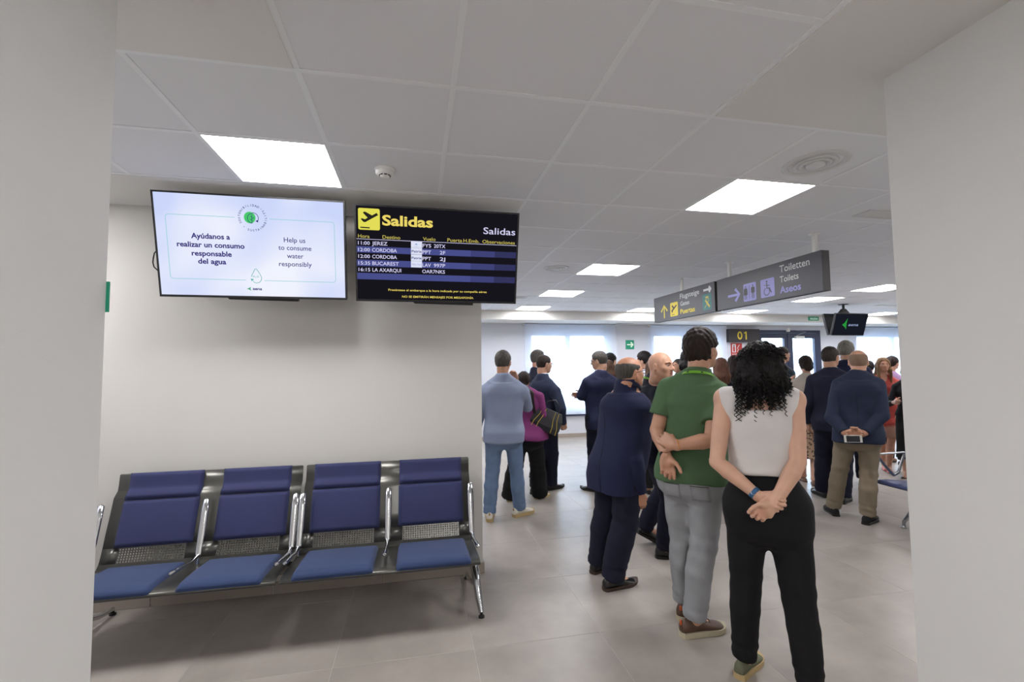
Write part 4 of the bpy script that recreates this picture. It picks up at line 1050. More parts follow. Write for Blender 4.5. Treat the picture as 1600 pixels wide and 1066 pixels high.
PERSONS = []
def person(label, X, Y, th, H, sex='m', w=1.0, belly=0.0, vox=.010, tone=(196, 150, 124), lean=(0, 0), hyaw=0, hpitch=0, hroll=0, hoff=(0, 0), j=None, feet=None,
           handR=None, handL=None, elbow=None, top=None, bottom=None, shoes=None, hair=None, acc=(), curlR=.45, curlL=.45, hd=None, smile=False, fine=False, drop=0, hipw=1.0, fat=0, sw=1.0, zspec=None, group=None, hscale=1.0, armr=1.0):
    """local frame: x to the person's right, y forward"""
    s = H/1.75; R_ = (WOM if sex == 'f' else MEN); rings = scale_rings(R_, s, w, belly, hipw)
    root = empty('person', (X, Y, 0), math.radians(th)); tag(root, label, 'person', group)
    root['category'] = 'person'
    c_, s_ = math.cos(math.radians(th)), math.sin(math.radians(th))
    def L(px, py, yl):        # picture point on the person's own plane at depth yl
        d = FW+RT*((px-800)/FPX)-UP*((py-533)/FPX)
        n = (-s_, c_); k = (X*n[0]+Y*n[1]+yl)/(d.x*n[0]+d.y*n[1]); wx, wy = d.x*k-X, d.y*k-Y
        return V3(wx*c_+wy*s_, -wx*s_+wy*c_, CAM_Z+d.z*k)
    sk = skin_m(tone); f = sex == 'f'
    J = {}
    lx, ly = lean
    shw = (.158 if f else .178)*s*sw
    J['neck'] = V3(lx, ly-.02*s, 1.455*s-drop); J['head'] = V3(lx*1.1+hoff[0], ly*1.1+.012*s+hoff[1], 1.645*s-drop)
    for q, sx in (('R', 1), ('L', -1)):
        J['sh'+q] = V3(sx*shw+lx*.95, ly*.95-.015*s, (1.358 if f else 1.372)*s-drop); J['hip'+q] = V3(sx*.088*s*hipw, -.0, .90*s-drop)
        J['an'+q] = V3(sx*.10*s, -.03*s, .085*s)
    if feet:
        for q in ('R', 'L'):
            if q in feet: J['an'+q][:2] = feet[q][:2]; J['an'+q][2] = .085*s+(feet[q][3] if len(feet[q]) > 3 else 0)
    for q, v in (j or {}).items():
        J[q] = L(*v) if isinstance(v, tuple) else np.array(v, float)
    jj = j or {}
    J['neck'][2] = 1.455*s-drop
    if 'neck' in jj: lean = (J['neck'][0], J['neck'][1]+.02*s)
    for q, o_, sx in (('R', 'L', 1), ('L', 'R', -1)):
        if 'sh'+q in jj and 'sh'+o_ not in jj: J['sh'+o_] = V3(2*J['neck'][0]-J['sh'+q][0], J['sh'+q][1], J['sh'+q][2])
        if 'neck' in jj and 'sh'+q not in jj and 'sh'+o_ not in jj: J['sh'+q][0] = sx*shw+J['neck'][0]; J['sh'+q][1] = J['neck'][1]
    if 'neck' not in jj and 'shR' in jj and 'shL' in jj:
        mxx = (J['shR'][0]+J['shL'][0])/2; J['neck'][0] = mxx; lean = (mxx, lean[1])
    la, lf = .285*s, .250*s
    for q, tgt, sx in (('R', handR, 1), ('L', handL, -1)):
        if 'wr'+q not in J:
            if tgt is None: tgt = V3(sx*.235*s*max(w, 1)*sw+lx*.5, .04*s, .865*s-drop)
            J['wr'+q] = L(*tgt) if isinstance(tgt, tuple) else np.array(tgt, float)
        if 'el'+q not in J:
            hint = (elbow or {}).get(q, V3(sx*.4, -1, -.1)); J['el'+q] = ik(J['sh'+q], J['wr'+q], la, lf, hint)
    for q, sx in (('R', 1), ('L', -1)):
        if 'kn'+q not in J: J['kn'+q] = ik(J['hip'+q], J['an'+q], .42*s, .40*s, V3(sx*.12, 1, 0))
    Mh = rot_h(hyaw, hpitch, hroll); hc = J['head']; hs = s*hscale*(.96 if f else 1.0)
    # ---------------- body: one continuous skin
    g = Shape(vox, zspec)
    g.loft(rings, k=.02, lean=lean, zb=.95*s)
    g.cone(J['neck']-V3(0, 0, .03*s), hc+Mh@(V3(0, -.025, -.07)*hs), (.052 if f else .060)*s+fat*.5, (.047 if f else .056)*s+fat*.6, k=.03)
    ar = (.82 if f else 1.0)*s*armr
    for q, sx in (('R', 1), ('L', -1)):
        sh, el, wr = J['sh'+q], J['el'+q], J['wr'+q]
        g.cone(J['neck']+V3(sx*.020*s, -.012, .016*s), sh, (.040 if f else .044)*s, .048*ar, k=.03)
        g.ell(sh+V3(-sx*.006, 0, -.012), (.058*ar, .058*ar, .062*ar), k=.04)
        m_ = sh+(el-sh)*.45
        g.cone(sh, m_, .052*ar, .048*ar, k=.012); g.cone(m_, el, .048*ar, .040*ar, k=.006)
        m_ = el+(wr-el)*.28; g.cone(el, m_, .040*ar, .043*ar, k=.004); g.cone(m_, wr, .043*ar, .0265*ar, k=.004)
        hp, kn, an = J['hip'+q], J['kn'+q], J['an'+q]
        g.cone(hp, hp+(kn-hp)*.5, .086*s, .072*s, k=.02); g.cone(hp+(kn-hp)*.5, kn, .072*s, .052*s, k=.01)
        m_ = kn+(an-kn)*.3+V3(0, -.012, 0); g.cone(kn, m_, .050*s, .053*s, k=.01); g.cone(m_, an, .053*s, .034*s, k=.01)
        fd = (feet or {}).get(q, (0, 0, 0)); yaw = math.radians(fd[2] if len(fd) > 2 else -sx*8); fv = V3(math.sin(-yaw), math.cos(yaw), 0)
        g.cone(an+V3(0, 0, -.01), an+fv*.12*s+V3(0, 0, -.055*s), .034*s, .024*s, k=.02)
        # hand
        hdv = (hd or {}).get(q); fa = unit(wr-el)
        if hdv is None: hdv = (fa+V3(0, .12, -.05), V3(-sx, .25, 0))
        hand(g, wr, hdv[0], hdv[1], sx > 0, curlR if q == 'R' else curlL, s*(.92 if f else 1.0), **(hdv[2] if len(hdv) > 2 else {}), rf=(1.0 if vox < .0075 else 1.15))
    head_prims(g, hc, hs, Mh, f, fine or vox < .0085, smile, fat)
    body = g.build('body', sk, root)
    P = dict(root=root, J=J, s=s, L=L, rings=rings, lean=lean, vox=vox, Mh=Mh, hc=hc, hs=hs, f=f, shw=shw, drop=drop, ar=ar, feet=feet, hipw=hipw, belly=belly, fat=fat)
    if top: top(P)
    if bottom: bottom(P)
    if shoes: shoes(P)
    if hair: hair(P)
    if fine:
        T_ = lambda *p: hc+Mh@(np.array(p)*hs)
        for sx in (-1, 1):
            ey = MB().lathe([(.001, -.0125*hs)]+[(.0125*hs*math.sin(a*PI/10), -.0125*hs*math.cos(a*PI/10)) for a in range(1, 10)]+[(.001, .0125*hs)], n=16)
            e = ey.build('eye', mat('eye_white', (225, 220, 214), .2), root, T_(sx*.031, .0745, -.001))
            ir = MB().lathe([(.001, .0008), (.0056*hs, .0)], n=14).build('iris', mat('iris_brown', (46, 30, 22), .15), e)
            fwd = Mh@V3(sx*.05, 1, -.05); ir.rotation_euler = Vector(fwd).to_track_quat('Z', 'Y').to_euler(); ir.location = Vector(unit(fwd)*.0126*hs)
            b_ = MB().tube([T_(sx*.014, .0955, .016), T_(sx*.032, .0925, .021), T_(sx*.050, .080, .016)], [.0022*hs, .0032*hs, .0016*hs], 8).build('eyebrow', mat('brow_dark', (52, 40, 34), .8), root)
            MB().tube([T_(sx*.019, .0845, .003), T_(sx*.031, .0885, .0072), T_(sx*.043, .0815, .003)], [.0016*hs, .0022*hs, .0014*hs], 6).build('eyelid', sk, root)
        MB().tube([T_(-.022, .0885, -.0625), T_(-.008, .0962, -.0600), T_(.008, .0962, -.0600), T_(.022, .0885, -.0625)], [.001, .003*hs, .003*hs, .001], 8).build('lips', mat('lip_skin', (168, 100, 92), .45), root)
        MB().tube([T_(-.021, .0885, -.0665), T_(0, .0955, -.0705), T_(.021, .0885, -.0665)], [.001, .0042*hs, .001], 8).build('lips', mat('lip_skin', (168, 100, 92), .45), root)
    for a in acc: a(P)
    PERSONS.append(P); return P

# ---------------- clothing
def hang(rr, q, s):
    """cloth falls straight from its widest point instead of following the body back in"""
    out = [list(r) for r in rr]
    for i in range(len(out)-2, -1, -1):
        if out[i][0] < 1.22*s:
            for c in (1, 2, 3): out[i][c] = max(out[i][c], out[i+1][c]*q)
    return [tuple(r) for r in out]
def patch(P, target, x0, x1, z0, z1, name, m, off=.0025, nx=7, nz=9, slant=0, parent=None, front=False, frame_=None):
    """thin piece laid onto a garment, e.g. a pocket or a painted seam shadow"""
    from mathutils.bvhtree import BVHTree
    me = target.data; bv = BVHTree.FromPolygons([v.co[:] for v in me.vertices], [tuple(p.vertices) for p in me.polygons])
    V = []; sg_ = -1 if front else 1
    for j in range(nz):
        for i in range(nx):
            z = z0+(z1-z0)*j/(nz-1); x = x0+(x1-x0)*i/(nx-1)+slant*(j/(nz-1))
            h = bv.ray_cast(Vector((x, -.7*sg_, z)), Vector((0, sg_, 0)))
            if h[0] is None: return None
            V.append(h[0]+Vector((0, -off*sg_, 0)))
    F = [(j*nx+i, j*nx+i+1, (j+1)*nx+i+1, (j+1)*nx+i) for j in range(nz-1) for i in range(nx-1)]
    o = MB().add(V, F, True).build(name, m, parent or target); md = o.modifiers.new('thickness', 'SOLIDIFY'); md.thickness = .002; md.offset = -1; return o
def jacket(m, hem=.77, ease=.022, flare=.010, cuff=.97, collar=None, shirt=None, fold=.005, name='suit_jacket', vent=True, slim=0, seed=0, pad_=.012):
    def f(P):
        s, J, ln = P['s'], P['J'], P['lean']; g = Shape(max(P['vox']*1.15, .0075))
        rr = []
        for z, ax, ab, af, yc in P['rings']:
            t = max(0, (1.12*s-z)/(.35*s)); e = ease*s+flare*s*min(t, 1.2)
            # jackets hang straighter than the waist
            rr.append((z, ax+e+(.010*s if z/s > 1.25 and z/s < 1.42 else 0), ab+e, af+e*.9, yc))
        r0 = rr[0]; rr = [(hem*s-.01, r0[1]+.012, r0[2]+.012, r0[3]+.012, r0[4])]+rr
        rr = [r for r in rr if r[0] < 1.462*s]
        rr = hang(rr, .99, s)
        dz = P['drop']; rr = [(r[0]-dz,)+r[1:] for r in rr]
        g.loft(rr, k=.02, lean=ln, z0=hem*s-dz, zb=.95*s)
        a = P['ar']
        for q, sx in (('R', 1), ('L', -1)):
            sh, el, wr = J['sh'+q], J['el'+q], J['wr'+q]
            g.cone(J['neck']+V3(sx*.020*s, -.012, .014*s), sh+V3(sx*.002, 0, .004), .062*s, .062*a, k=.045)
            g.ell(sh+V3(-sx*.004, 0, -.026*s), (.068*a, .072*a, .070*a), k=.03)
            g.cone(sh, el, .068*a, .060*a, k=.009); e2 = el+(wr-el)*cuff
            g.cone(el, e2, .060*a, .046*a, k=.006, cut=True)
        if vent:
            b = rr[0]; g.cone(V3(0, -b[2]-.012, hem*s-dz-.02), V3(0, -b[2]-.004, .93*s-dz), .004, .0005, k=.004, op='s')
        nk = J['neck']; ax_ = neck_axis(P); g.cone(nk+V3(0, -.012*s, -.02*s), nk+V3(0, -.006*s, 0)+ax_*.050*s, .084*s, .072*s+(P['fat']*.5), k=.02, cut=True)
        g.ell(nk+V3(0, .070*s, .055*s), (.060*s, .075*s, .085*s), k=.008, op='s')
        fl_ = folds(fold*1.3, seed, 24, 9)
        g.disp = lambda X, Y, Z: fl_(X, Y, Z)*np.clip((1.38*s-Z)/(.12*s), .12, 1)
        o = g.build(name, m, P['root'])
        P['jacket'] = o
        if vent:
            patch(P, o, -.002, .002, hem*s-dz+.005, 1.30*s-dz, 'back_seam', mat('seam_shadow', (16, 17, 26), .9), off=.0012, nx=2, nz=24)  # dark strip painted as the shade along the back seam
        if shirt: ring_collar(P, shirt, 'shirt_collar', .034, .038, big=.98)
        if collar is not False:
            ring_collar(P, m, 'jacket_collar', .018, .046, big=1.10)
        return o
    return f
def neck_axis(P):
    nk = P['J']['neck']; v = P['hc']+P['Mh']@(V3(0, -.025, -.07)*P['hs'])-(nk-V3(0, 0, .03*P['s'])); return v/max(v[2], .03)
def ring_collar(P, m, name, z0, h, big=1.0, sleeve=False, parent=None, th=.006):
    s = P['s']; nk = P['J']['neck']; hc = P['hc']; V = []; n = 28; rows = 4
    ax_ = neck_axis(P); c0 = nk+V3(0, .006*s, z0*s); R_ = ((.060 if P['f'] else .068)*s+P['fat']*.55)*big
    prof = [(R_+.014*s, -.010), (R_+.002*s, h*.5), (R_-.003*s, h), (R_-.003*s-th, h), (R_-.004*s-th, h*.5), (R_-th+.006*s, -.008)]
    F = []
    for i in range(n):
        a = 2*PI*i/n
        for r, z in prof:
            zz = z - (.020*s if math.sin(a) > 0 else 0)*math.sin(a)**2 if z > 0 else z-.03*s*max(0, math.sin(a))
            V.append(c0+V3(r*math.cos(a), r*math.sin(a)*1.02, zz)+V3(ax_[0], ax_[1], 0)*(z+z0*s))
    k = len(prof)
    for i in range(n):
        b = (i+1) % n
        for q in range(k): F.append((i*k+q, b*k+q, b*k+(q+1) % k, i*k+(q+1) % k))
    o = MB().add(V, F, True).build(name, m, parent or P['root']); return o
def trousers(m, r=(.092, .072, .062), name='trousers', ease=.014, top=1.02, hem=.055, fold=.004, seed=1, taper_fold=True, waist=None, voxk=1.0, pockets=()):
    def f(P):
        s, J, dz = P['s'], P['J'], P['drop']; g = Shape(max(P['vox']*voxk*1.15, .0075))
        rr = [(z-dz, ax+ease*s, ab+ease*s, af+ease*s*.8, yc) for z, ax, ab, af, yc in P['rings'] if z < (top+.08)*s]
        g.loft(rr, k=.02, z1=top*s-dz, lean=P['lean'], zb=.95*s)
        for q, sx in (('R', 1), ('L', -1)):
            hp, kn, an = J['hip'+q], J['kn'+q], J['an'+q]
            g.cone(hp+V3(sx*.003, 0, .01), kn, r[0]*s+.006, r[1]*s, k=.05)
            v = unit(an-kn); e = an-v*(hem-.055)*s+v*.012
            g.cone(kn, kn+(an-kn)*.35+V3(0, -.010, 0), r[1]*s, (r[1]*.6+r[2]*.4+.003)*s, k=.01)
            g.cone(kn+(an-kn)*.35+V3(0, -.010, 0), e, (r[1]*.6+r[2]*.4+.003)*s, r[2]*s, k=.01, cut=True)
        fz = folds(fold, seed, 46, 10)
        ank = [J['anR'], J['anL']]; kns = [J['knR'], J['knL']]
        def disp(X, Y, Z):
            d = fz(X, Y, Z)*np.where(Z > .9*s, .35, 1)
            d = d+.0028*np.exp(-((Z-.15*s)/.05)**2)*np.sin(105*Z+16*X+3*np.sin(14*Y))
            d = d+.0025*np.exp(-((Z-.5*s)/.08)**2)*np.sin(70*Z+9*X+2*np.sin(12*Y))
            return d
        g.disp = disp
        o = g.build(name, m, P['root'])
        for (x0, x1, z0, z1, mm) in pockets:
            pk_ = patch(P, o, x0*s, x1*s, z0*s-dz, z1*s-dz, 'back_pocket', m, off=.003)
            if pk_: patch(P, o, x0*s, x1*s, z1*s-dz-.012, z1*s-dz-.008, 'pocket_stitching', mm, off=.0045, nz=2, parent=o)
        return o
    return f
def shirt(m, hem=.93, ease=.013, sleeve=.6, name='polo_shirt', r_sl=.058, fold=.0045, seed=3, collar=True, neck_cut=.05, flare=.01, belly=0, voxk=1.0):
    def f(P):
        s, J, dz = P['s'], P['J'], P['drop']; g = Shape(max(P['vox']*voxk*1.15, .0075)); a = P['ar']
        rr = []
        for z, ax, ab, af, yc in P['rings']:
            t = max(0, (1.15*s-z)/(.3*s)); e = ease*s+flare*s*min(t, 1); rr.append((z-dz, ax+e, ab+e, af+e, yc))
        rr = [r for r in rr if r[0] < 1.462*s-dz]
        rr = hang(rr, .97, s)
        if rr[0][0] > hem*s-dz: rr = [(hem*s-dz-.01,)+rr[0][1:]]+rr
        g.loft(rr, k=.02, z0=hem*s-dz, lean=P['lean'], zb=.95*s)
        for q, sx in (('R', 1), ('L', -1)):
            sh, el, wr = J['sh'+q], J['el'+q], J['wr'+q]
            g.cone(J['neck']+V3(sx*.020*s, -.012, .012*s), sh, (.052 if P['f'] else .066)*s, .060*a, k=.04)
            if sleeve > 0:
                g.ell(sh+V3(-sx*.004, 0, -.012*s), (.063*a, .064*a, .066*a), k=.03)
                if sleeve <= 1: e = sh+(el-sh)*sleeve; g.cone(sh, e, r_sl*a+.002, r_sl*a+.001, k=.01, cut=True)
                else: g.cone(sh, el, r_sl*a, (r_sl-.006)*a, k=.01); g.cone(el, el+(wr-el)*(sleeve-1), (r_sl-.006)*a, (r_sl-.018)*a, k=.006, cut=True)
        g.cone(J['neck']+V3(0, -.010*s, -.02*s), J['neck']+V3(0, -.006*s, 0)+neck_axis(P)*(.040*s if collar else .022*s), (.068 if P['f'] else .078)*s, (.060 if P['f'] else .068)*s, k=.02, cut=True)
        g.ell(J['neck']+V3(0, .085*s, .055*s), (.055*s, .075*s, (.04+neck_cut)*s), k=.006, op='s')
        fl_ = folds(fold, seed, 26, 12)
        g.disp = lambda X, Y, Z: fl_(X, Y, Z)*np.clip((1.36*s-Z)/(.12*s), .12, 1)
        o = g.build(name, m, P['root'])
        if collar: ring_collar(P, m, 'collar', .022, .040, big=1.06)
        return o
    return f
def skirt(m, z0, z1, r0, r1, name='skirt', fold=.006, seed=5):
    def f(P):
        s, J = P['s'], P['J']; g = Shape(P['vox']); rr = []
        for i in range(8):
            t = i/7; z = (z0+(z1-z0)*t)*s
            if z > .80*s:
                A = np.array(P['rings']); ax, ab, af = (np.interp(z, A[:, 0], A[:, c])+.012 for c in (1, 2, 3))
            else: ax, ab, af = r0*s+(.175-r0)*s*(t*(z1-z0)/(.8-z0)), r0*s*.85, r0*s*.8
            rr.append((z, ax, ab, af, 0))
        g.loft(rr, k=.02, z0=z0*s, z1=z1*s); g.disp = vfolds(fold, seed); return g.build(name, m, P['root'])
    return f

_shoe = {}
def shoe_mesh(kind, s):
    """one shoe; heel at -y, toe at +y, ankle over the origin"""
    key = (kind, round(s, 2))
    if key in _shoe: return _shoe[key]
    g = MB(); so = MB(); n = 22
    #      y, half width, top height, bottom
    if kind == 'sneaker': sec = [(-.088, .012, .055), (-.082, .028, .082), (-.060, .034, .098), (-.02, .036, .102), (.02, .037, .098), (.06, .041, .080), (.10, .047, .066), (.14, .048, .055), (.17, .042, .046), (.188, .028, .036), (.196, .010, .026)]; st = .030
    elif kind == 'pump': sec = [(-.075, .010, .05), (-.070, .022, .064), (-.050, .028, .060), (-.01, .029, .045), (.03, .031, .036), (.07, .036, .034), (.11, .036, .032), (.15, .026, .028), (.175, .010, .020)]; st = .010
    else: sec = [(-.082, .012, .050), (-.076, .027, .078), (-.055, .033, .092), (-.015, .034, .096), (.025, .035, .090), (.065, .039, .072), (.105, .045, .056), (.145, .046, .046), (.18, .038, .040), (.202, .024, .034), (.212, .008, .026)]; st = .022
    V = []
    for y, hw, h in sec:
        for i in range(n):
            a = 2*PI*i/n; cx, cz = math.cos(a), math.sin(a)
            px = hw*math.copysign(abs(cx)**.8, cx)
            mid = st-.004+(h-st)*.42
            pz = mid+(h-mid)*cz if cz > 0 else mid+(mid-st+.004)*math.copysign(abs(cz)**.5, cz)
            if cz > 0: px *= (1-.35*cz**2)
            V.append((px*s, y*s, pz*s))
    m = len(sec); F = [tuple(range(n))[::-1], tuple((m-1)*n+i for i in range(n))]
    for k in range(m-1):
        for i in range(n): F.append((k*n+i, k*n+(i+1) % n, (k+1)*n+(i+1) % n, (k+1)*n+i))
    g.add(V, F, True)
    out = [(y, hw+.004) for y, hw, h in sec]; out[0] = (out[0][0]-.003, .008); out[-1] = (out[-1][0]+.004, .006)
    ring = [(hw*s, y*s) for y, hw in out]+[(-hw*s, y*s) for y, hw in reversed(out)]
    N_ = len(ring); V = []
    for z, k_ in ((0, .96), (.004*s, 1.0), (st*s, 1.0), (st*s+.001, .93)):
        for x, y in ring: V.append((x*k_, y*(k_ if abs(y) > .1 else 1), z+(max(0, (y/s-.12))**2*2.2*s)))
    F = [tuple(range(N_))[::-1], tuple(3*N_+i for i in range(N_))]
    for k in range(3):
        for i in range(N_): F.append((k*N_+i, k*N_+(i+1) % N_, (k+1)*N_+(i+1) % N_, (k+1)*N_+i))
    so.add(V, F, False)
    _shoe[key] = (g.mesh('shoe'), so.mesh('sole'), sec, st); return _shoe[key]
def shoes(m, msole, kind='dress', name='shoe', laces=None, tab=None):
    def f(P):
        s, J = P['s'], P['J']; k_ = s*(.9 if P['f'] else 1.0)
        for q, sx in (('R', 1), ('L', -1)):
            fd = (P['feet'] or {}).get(q, (0, 0, -sx*8)); yaw = math.radians(fd[2] if len(fd) > 2 else -sx*8); pitch = math.radians(fd[4]) if len(fd) > 4 else 0
            a, b, sec, st = shoe_mesh(kind, k_); an = J['an'+q]
            a2, b2 = a.copy(), b.copy(); a2.name = name
            o = link(name, a2, None, P['root']); a2.materials.clear(); a2.materials.append(m)
            o.rotation_euler = (pitch, 0, yaw)
            o.location = (an[0], an[1], (fd[3] if len(fd) > 3 else 0)); b2.materials.append(msole); link('sole', b2, None, o)
            if laces:
                lm = MB()
                for i in range(4):
                    y = (.022+.022*i)*k_; h = np.interp(y/k_, [t[0] for t in sec], [t[2] for t in sec])*k_; hw = .022*k_
                    lm.tube([(-hw, y, h-.006), (0, y+.006, h+.003), (hw, y, h-.006)], .0028, 6)
                lm.build('laces', laces, o)
            if tab: MB().bbox(-.008, .008, -.090*k_, -.080*k_, .066*k_, .092*k_, .003).build('heel_tab', tab, o)
    return f

# ---------------- hair
def short_hair(m, th=.010, line=.035, nape=-.062, side=.03, top=.004, quiff=0, tuft=.003, seed=0, bald=False, gray=None, thick=0):
    def f(P):
        hc, M, hs = P['hc'], P['Mh'], P['hs']; T_ = lambda *p: hc+M@(np.array(p)*hs); g = Shape(min(P['vox'], .0075))
        e = th*hs
        g.ell(T_(0, -.012, .018+top*.3), (.0765*hs+e, .096*hs+e, .088*hs+e+top*hs), k=.01, M=M)
        g.ell(T_(0, -.038, -.022), (.058*hs+e*.6, .056*hs+e*.7, .056*hs), k=.02, M=M)
        if quiff: g.ell(T_(0, .055, .082), (.052*hs, .035*hs, .022*hs), k=.02, M=M)
        # face opening: forehead plane and in front of the ears
        n = M@unit(V3(0, 1, -.42)); g.half(T_(0, line+.032, .055), n, k=.008)
        n = M@unit(V3(0, 1, .0)); lo = T_(0, 0, 0)-.14; hi = T_(0, 0, 0)+.14
        g.cone(T_(-.12, .062, -.045), T_(.12, .062, -.045), .066*hs, .066*hs, k=.006, op='s')
        for sx in (-1, 1): g.ell(T_(sx*.083, -.004, -.020), (.022*hs, .020*hs, .034*hs), k=.006, op='s', M=M)
        n = M@unit(V3(0, .3, -1)); g.half(T_(0, -.06, nape), n, k=.004)
        if bald:
            g.ell(T_(0, .012, .085), (.064*hs, .098*hs, .062*hs), k=.03, op='s', M=M)
        r = random.Random(seed); p = [r.uniform(0, 6) for _ in range(4)]
        g.disp = lambda X, Y, Z: tuft*(np.sin(210*X+p[0]+3*np.sin(60*Z))*.5+np.sin(160*Y+90*Z+p[1]+2*np.sin(50*X))*.6)
        g.build('hair', m, P['root'])
    return f
def long_hair(m, length=.25, width=.075, back=.05, front=False, tail=False, bun=False, seed=0, side=0, th=.012, part=0):
    def f(P):
        hc, M, hs = P['hc'], P['Mh'], P['hs']; T_ = lambda *p: hc+M@(np.array(p)*hs); g = Shape(min(P['vox'], .0075)); e = th*hs
        g.ell(T_(0, -.012, .018), (.0765*hs+e, .096*hs+e, .088*hs+e), k=.01, M=M)
        if bun:
            g.ell(T_(0, -.040, -.030), (.082*hs, .078*hs, .070*hs), k=.02, M=M); g.ell(T_(.01, -.085, -.060), (.062*hs, .050*hs, .060*hs), k=.015, M=M)
        elif tail:
            g.ell(T_(0, -.05, -.03), (.064*hs, .055*hs, .05*hs), k=.02, M=M)
            b = T_(0, -.09, -.06); c = b+V3(side, -.045, -.10); d = c+V3(side*.5, .01, -length)
            g.cone(b, c, .030, .042, k=.02); g.cone(c, d, .042, .014, k=.02)
        else:
            b = T_(0, -.045, -.05)
            for x in (-1, -.5, 0, .5, 1):
                a = T_(x*.058, -.048-(1-abs(x))*.025, -.02); c = a+V3(x*.012+side, -.03, -length*(1-.12*abs(x)))
                g.cone(a, (a+c)/2+V3(0, -.018, 0), .040*hs, width*.5, k=.03); g.cone((a+c)/2+V3(0, -.018, 0), c, width*.5, .018, k=.03)
            if front:
                for sx in (-1, 1):
                    a = T_(sx*.066, .025, .02); c = T_(sx*.074, .045, -.09)
                    g.cone(a, c, .022*hs, .022*hs, k=.02); g.cone(c, c+V3(sx*.012, .012, -length*.72), .024*hs, .012, k=.02)
        n = M@unit(V3(0, 1, -.35)); 
        g.ell(T_(0, .082, -.018), (.060*hs, .058*hs, .082*hs), k=.008, op='s', M=M)
        if bun or tail:
            for sx in (-1, 1): g.ell(T_(sx*.083, -.0, -.022), (.018*hs, .016*hs, .026*hs), k=.006, op='s', M=M)
            g.cone(T_(-.12, .062, -.05), T_(.12, .062, -.05), .056*hs, .056*hs, k=.006, op='s')
        r = random.Random(seed); p = [r.uniform(0, 6) for _ in range(4)]
        g.disp = lambda X, Y, Z: .0032*(np.sin(150*X+p[0]+2*np.sin(18*Z))*.6+np.sin(120*Y+p[1]+2*np.sin(14*Z+p[2]))*.6)
        g.build('hair', m, P['root'])
    return f
def glasses(m, lens=True):
    def f(P):
        hc, M, hs = P['hc'], P['Mh'], P['hs']; T_ = lambda *p: Vector(hc+M@(np.array(p)*hs)); g = MB()
        for sx in (-1, 1):
            c = V3(sx*.033, .102, -.002)
            g.tube([T_(*(c+V3(.024*math.cos(a*PI/8), -.004*abs(math.cos(a*PI/8)), .017*math.sin(a*PI/8)))) for a in range(17)], .0024, 6, caps=False)
            g.tube([T_(sx*.057, .098, .004), T_(sx*.080, .045, .002), T_(sx*.084, -.002, -.004), T_(sx*.083, -.016, -.022)], .0026, 6)
        g.tube([T_(-.010, .103, .0), T_(0, .108, .004), T_(.010, .103, .0)], .0015, 6)
        o = g.build('glasses', m, P['root'])
        if lens:
            for sx in (-1, 1):
                c = V3(sx*.033, .101, -.002); MB().add([T_(*(c+V3(.023*math.cos(a*PI/8), 0, .016*math.sin(a*PI/8)))) for a in range(16)], [tuple(range(16))]).build('lens', M_GLASS, o)
    return f
def band(jn, frac, m, name, width=.018, r=.031, extra=None):
    """bracelet or watch strap round a wrist"""
    def f(P):
        J = P['J']; q = jn; wr, el = J['wr'+q], J['el'+q]; d = unit(wr-el); c = wr-d*frac; u = unit(np.cross(d, V3(0, 0, 1.0))); v = np.cross(d, u); n = 28
        V = []; F = []
        for k_, (o, rr) in enumerate(((-.5, 0), (-.45, .0035), (.45, .0035), (.5, 0), (.5, -.002), (-.5, -.002))):
            for i in range(n):
                a = 2*PI*i/n; V.append(c+d*o*width+(u*math.cos(a)+v*math.sin(a))*(r*P['ar']+rr))
        for k_ in range(6):
            for i in range(n): b = (i+1) % n; k2 = (k_+1) % 6; F.append((k_*n+i, k_*n+b, k2*n+b, k2*n+i))
        o = MB().add(V, F, True).build(name, m, P['root'])
        if extra: extra(P, o, c, d, u, v)
    return f
def lanyard(m, drop_=.12):
    def f(P):
        s = P['s']; nk = P['J']['neck']+V3(0, .006*s, .022*s)+V3(*(neck_axis(P)[:2]*.03), 0); V = []; n = 30; R_ = .088*s
        pts = []
        for i in range(n+1):
            a = math.radians(-90+360*i/n); y = math.sin(a)
            pts.append(nk+V3(R_*math.cos(a)*1.05, R_*y*1.15, .022*s-(.055*s)*(1+y)*.5-.03*s*max(0, y)))
        F = []; w = .009
        for i, p in enumerate(pts):
            out = unit(V3(p[0]-nk[0], p[1]-nk[1], .9*R_)); tang = unit(pts[(i+1) % n]-pts[i-1] if 0 < i < n else pts[1]-pts[n-1]); side = unit(np.cross(tang, out))
            for o_, e in ((-w, .001), (w, .001), (w, .003), (-w, .003)): V.append(p+side*o_+out*e)
        for i in range(n):
            for k_ in range(4): F.append((i*4+k_, i*4+(k_+1) % 4, (i+1)*4+(k_+1) % 4, (i+1)*4+k_))
        o = MB().add(V, F, False).build('lanyard', m, P['root'])
        mk = MB()
        for i in (2, 5, 8, 22, 25, 28):
            b = i*4; A = [np.array(V[b+3]), np.array(V[b+2]), np.array(V[b+6]), np.array(V[b+7])]; c = sum(A)/4
            nn = unit(np.cross(A[1]-A[0], A[3]-A[0])); nn = nn if nn[2] > -.2 else -nn
            mk.add([c+(q-c)*.55+nn*.0012 for q in A], [(0, 1, 2, 3)])
        mk.build('lanyard_print', M_BLACK, o)
    return f
def finger_nails(P): pass

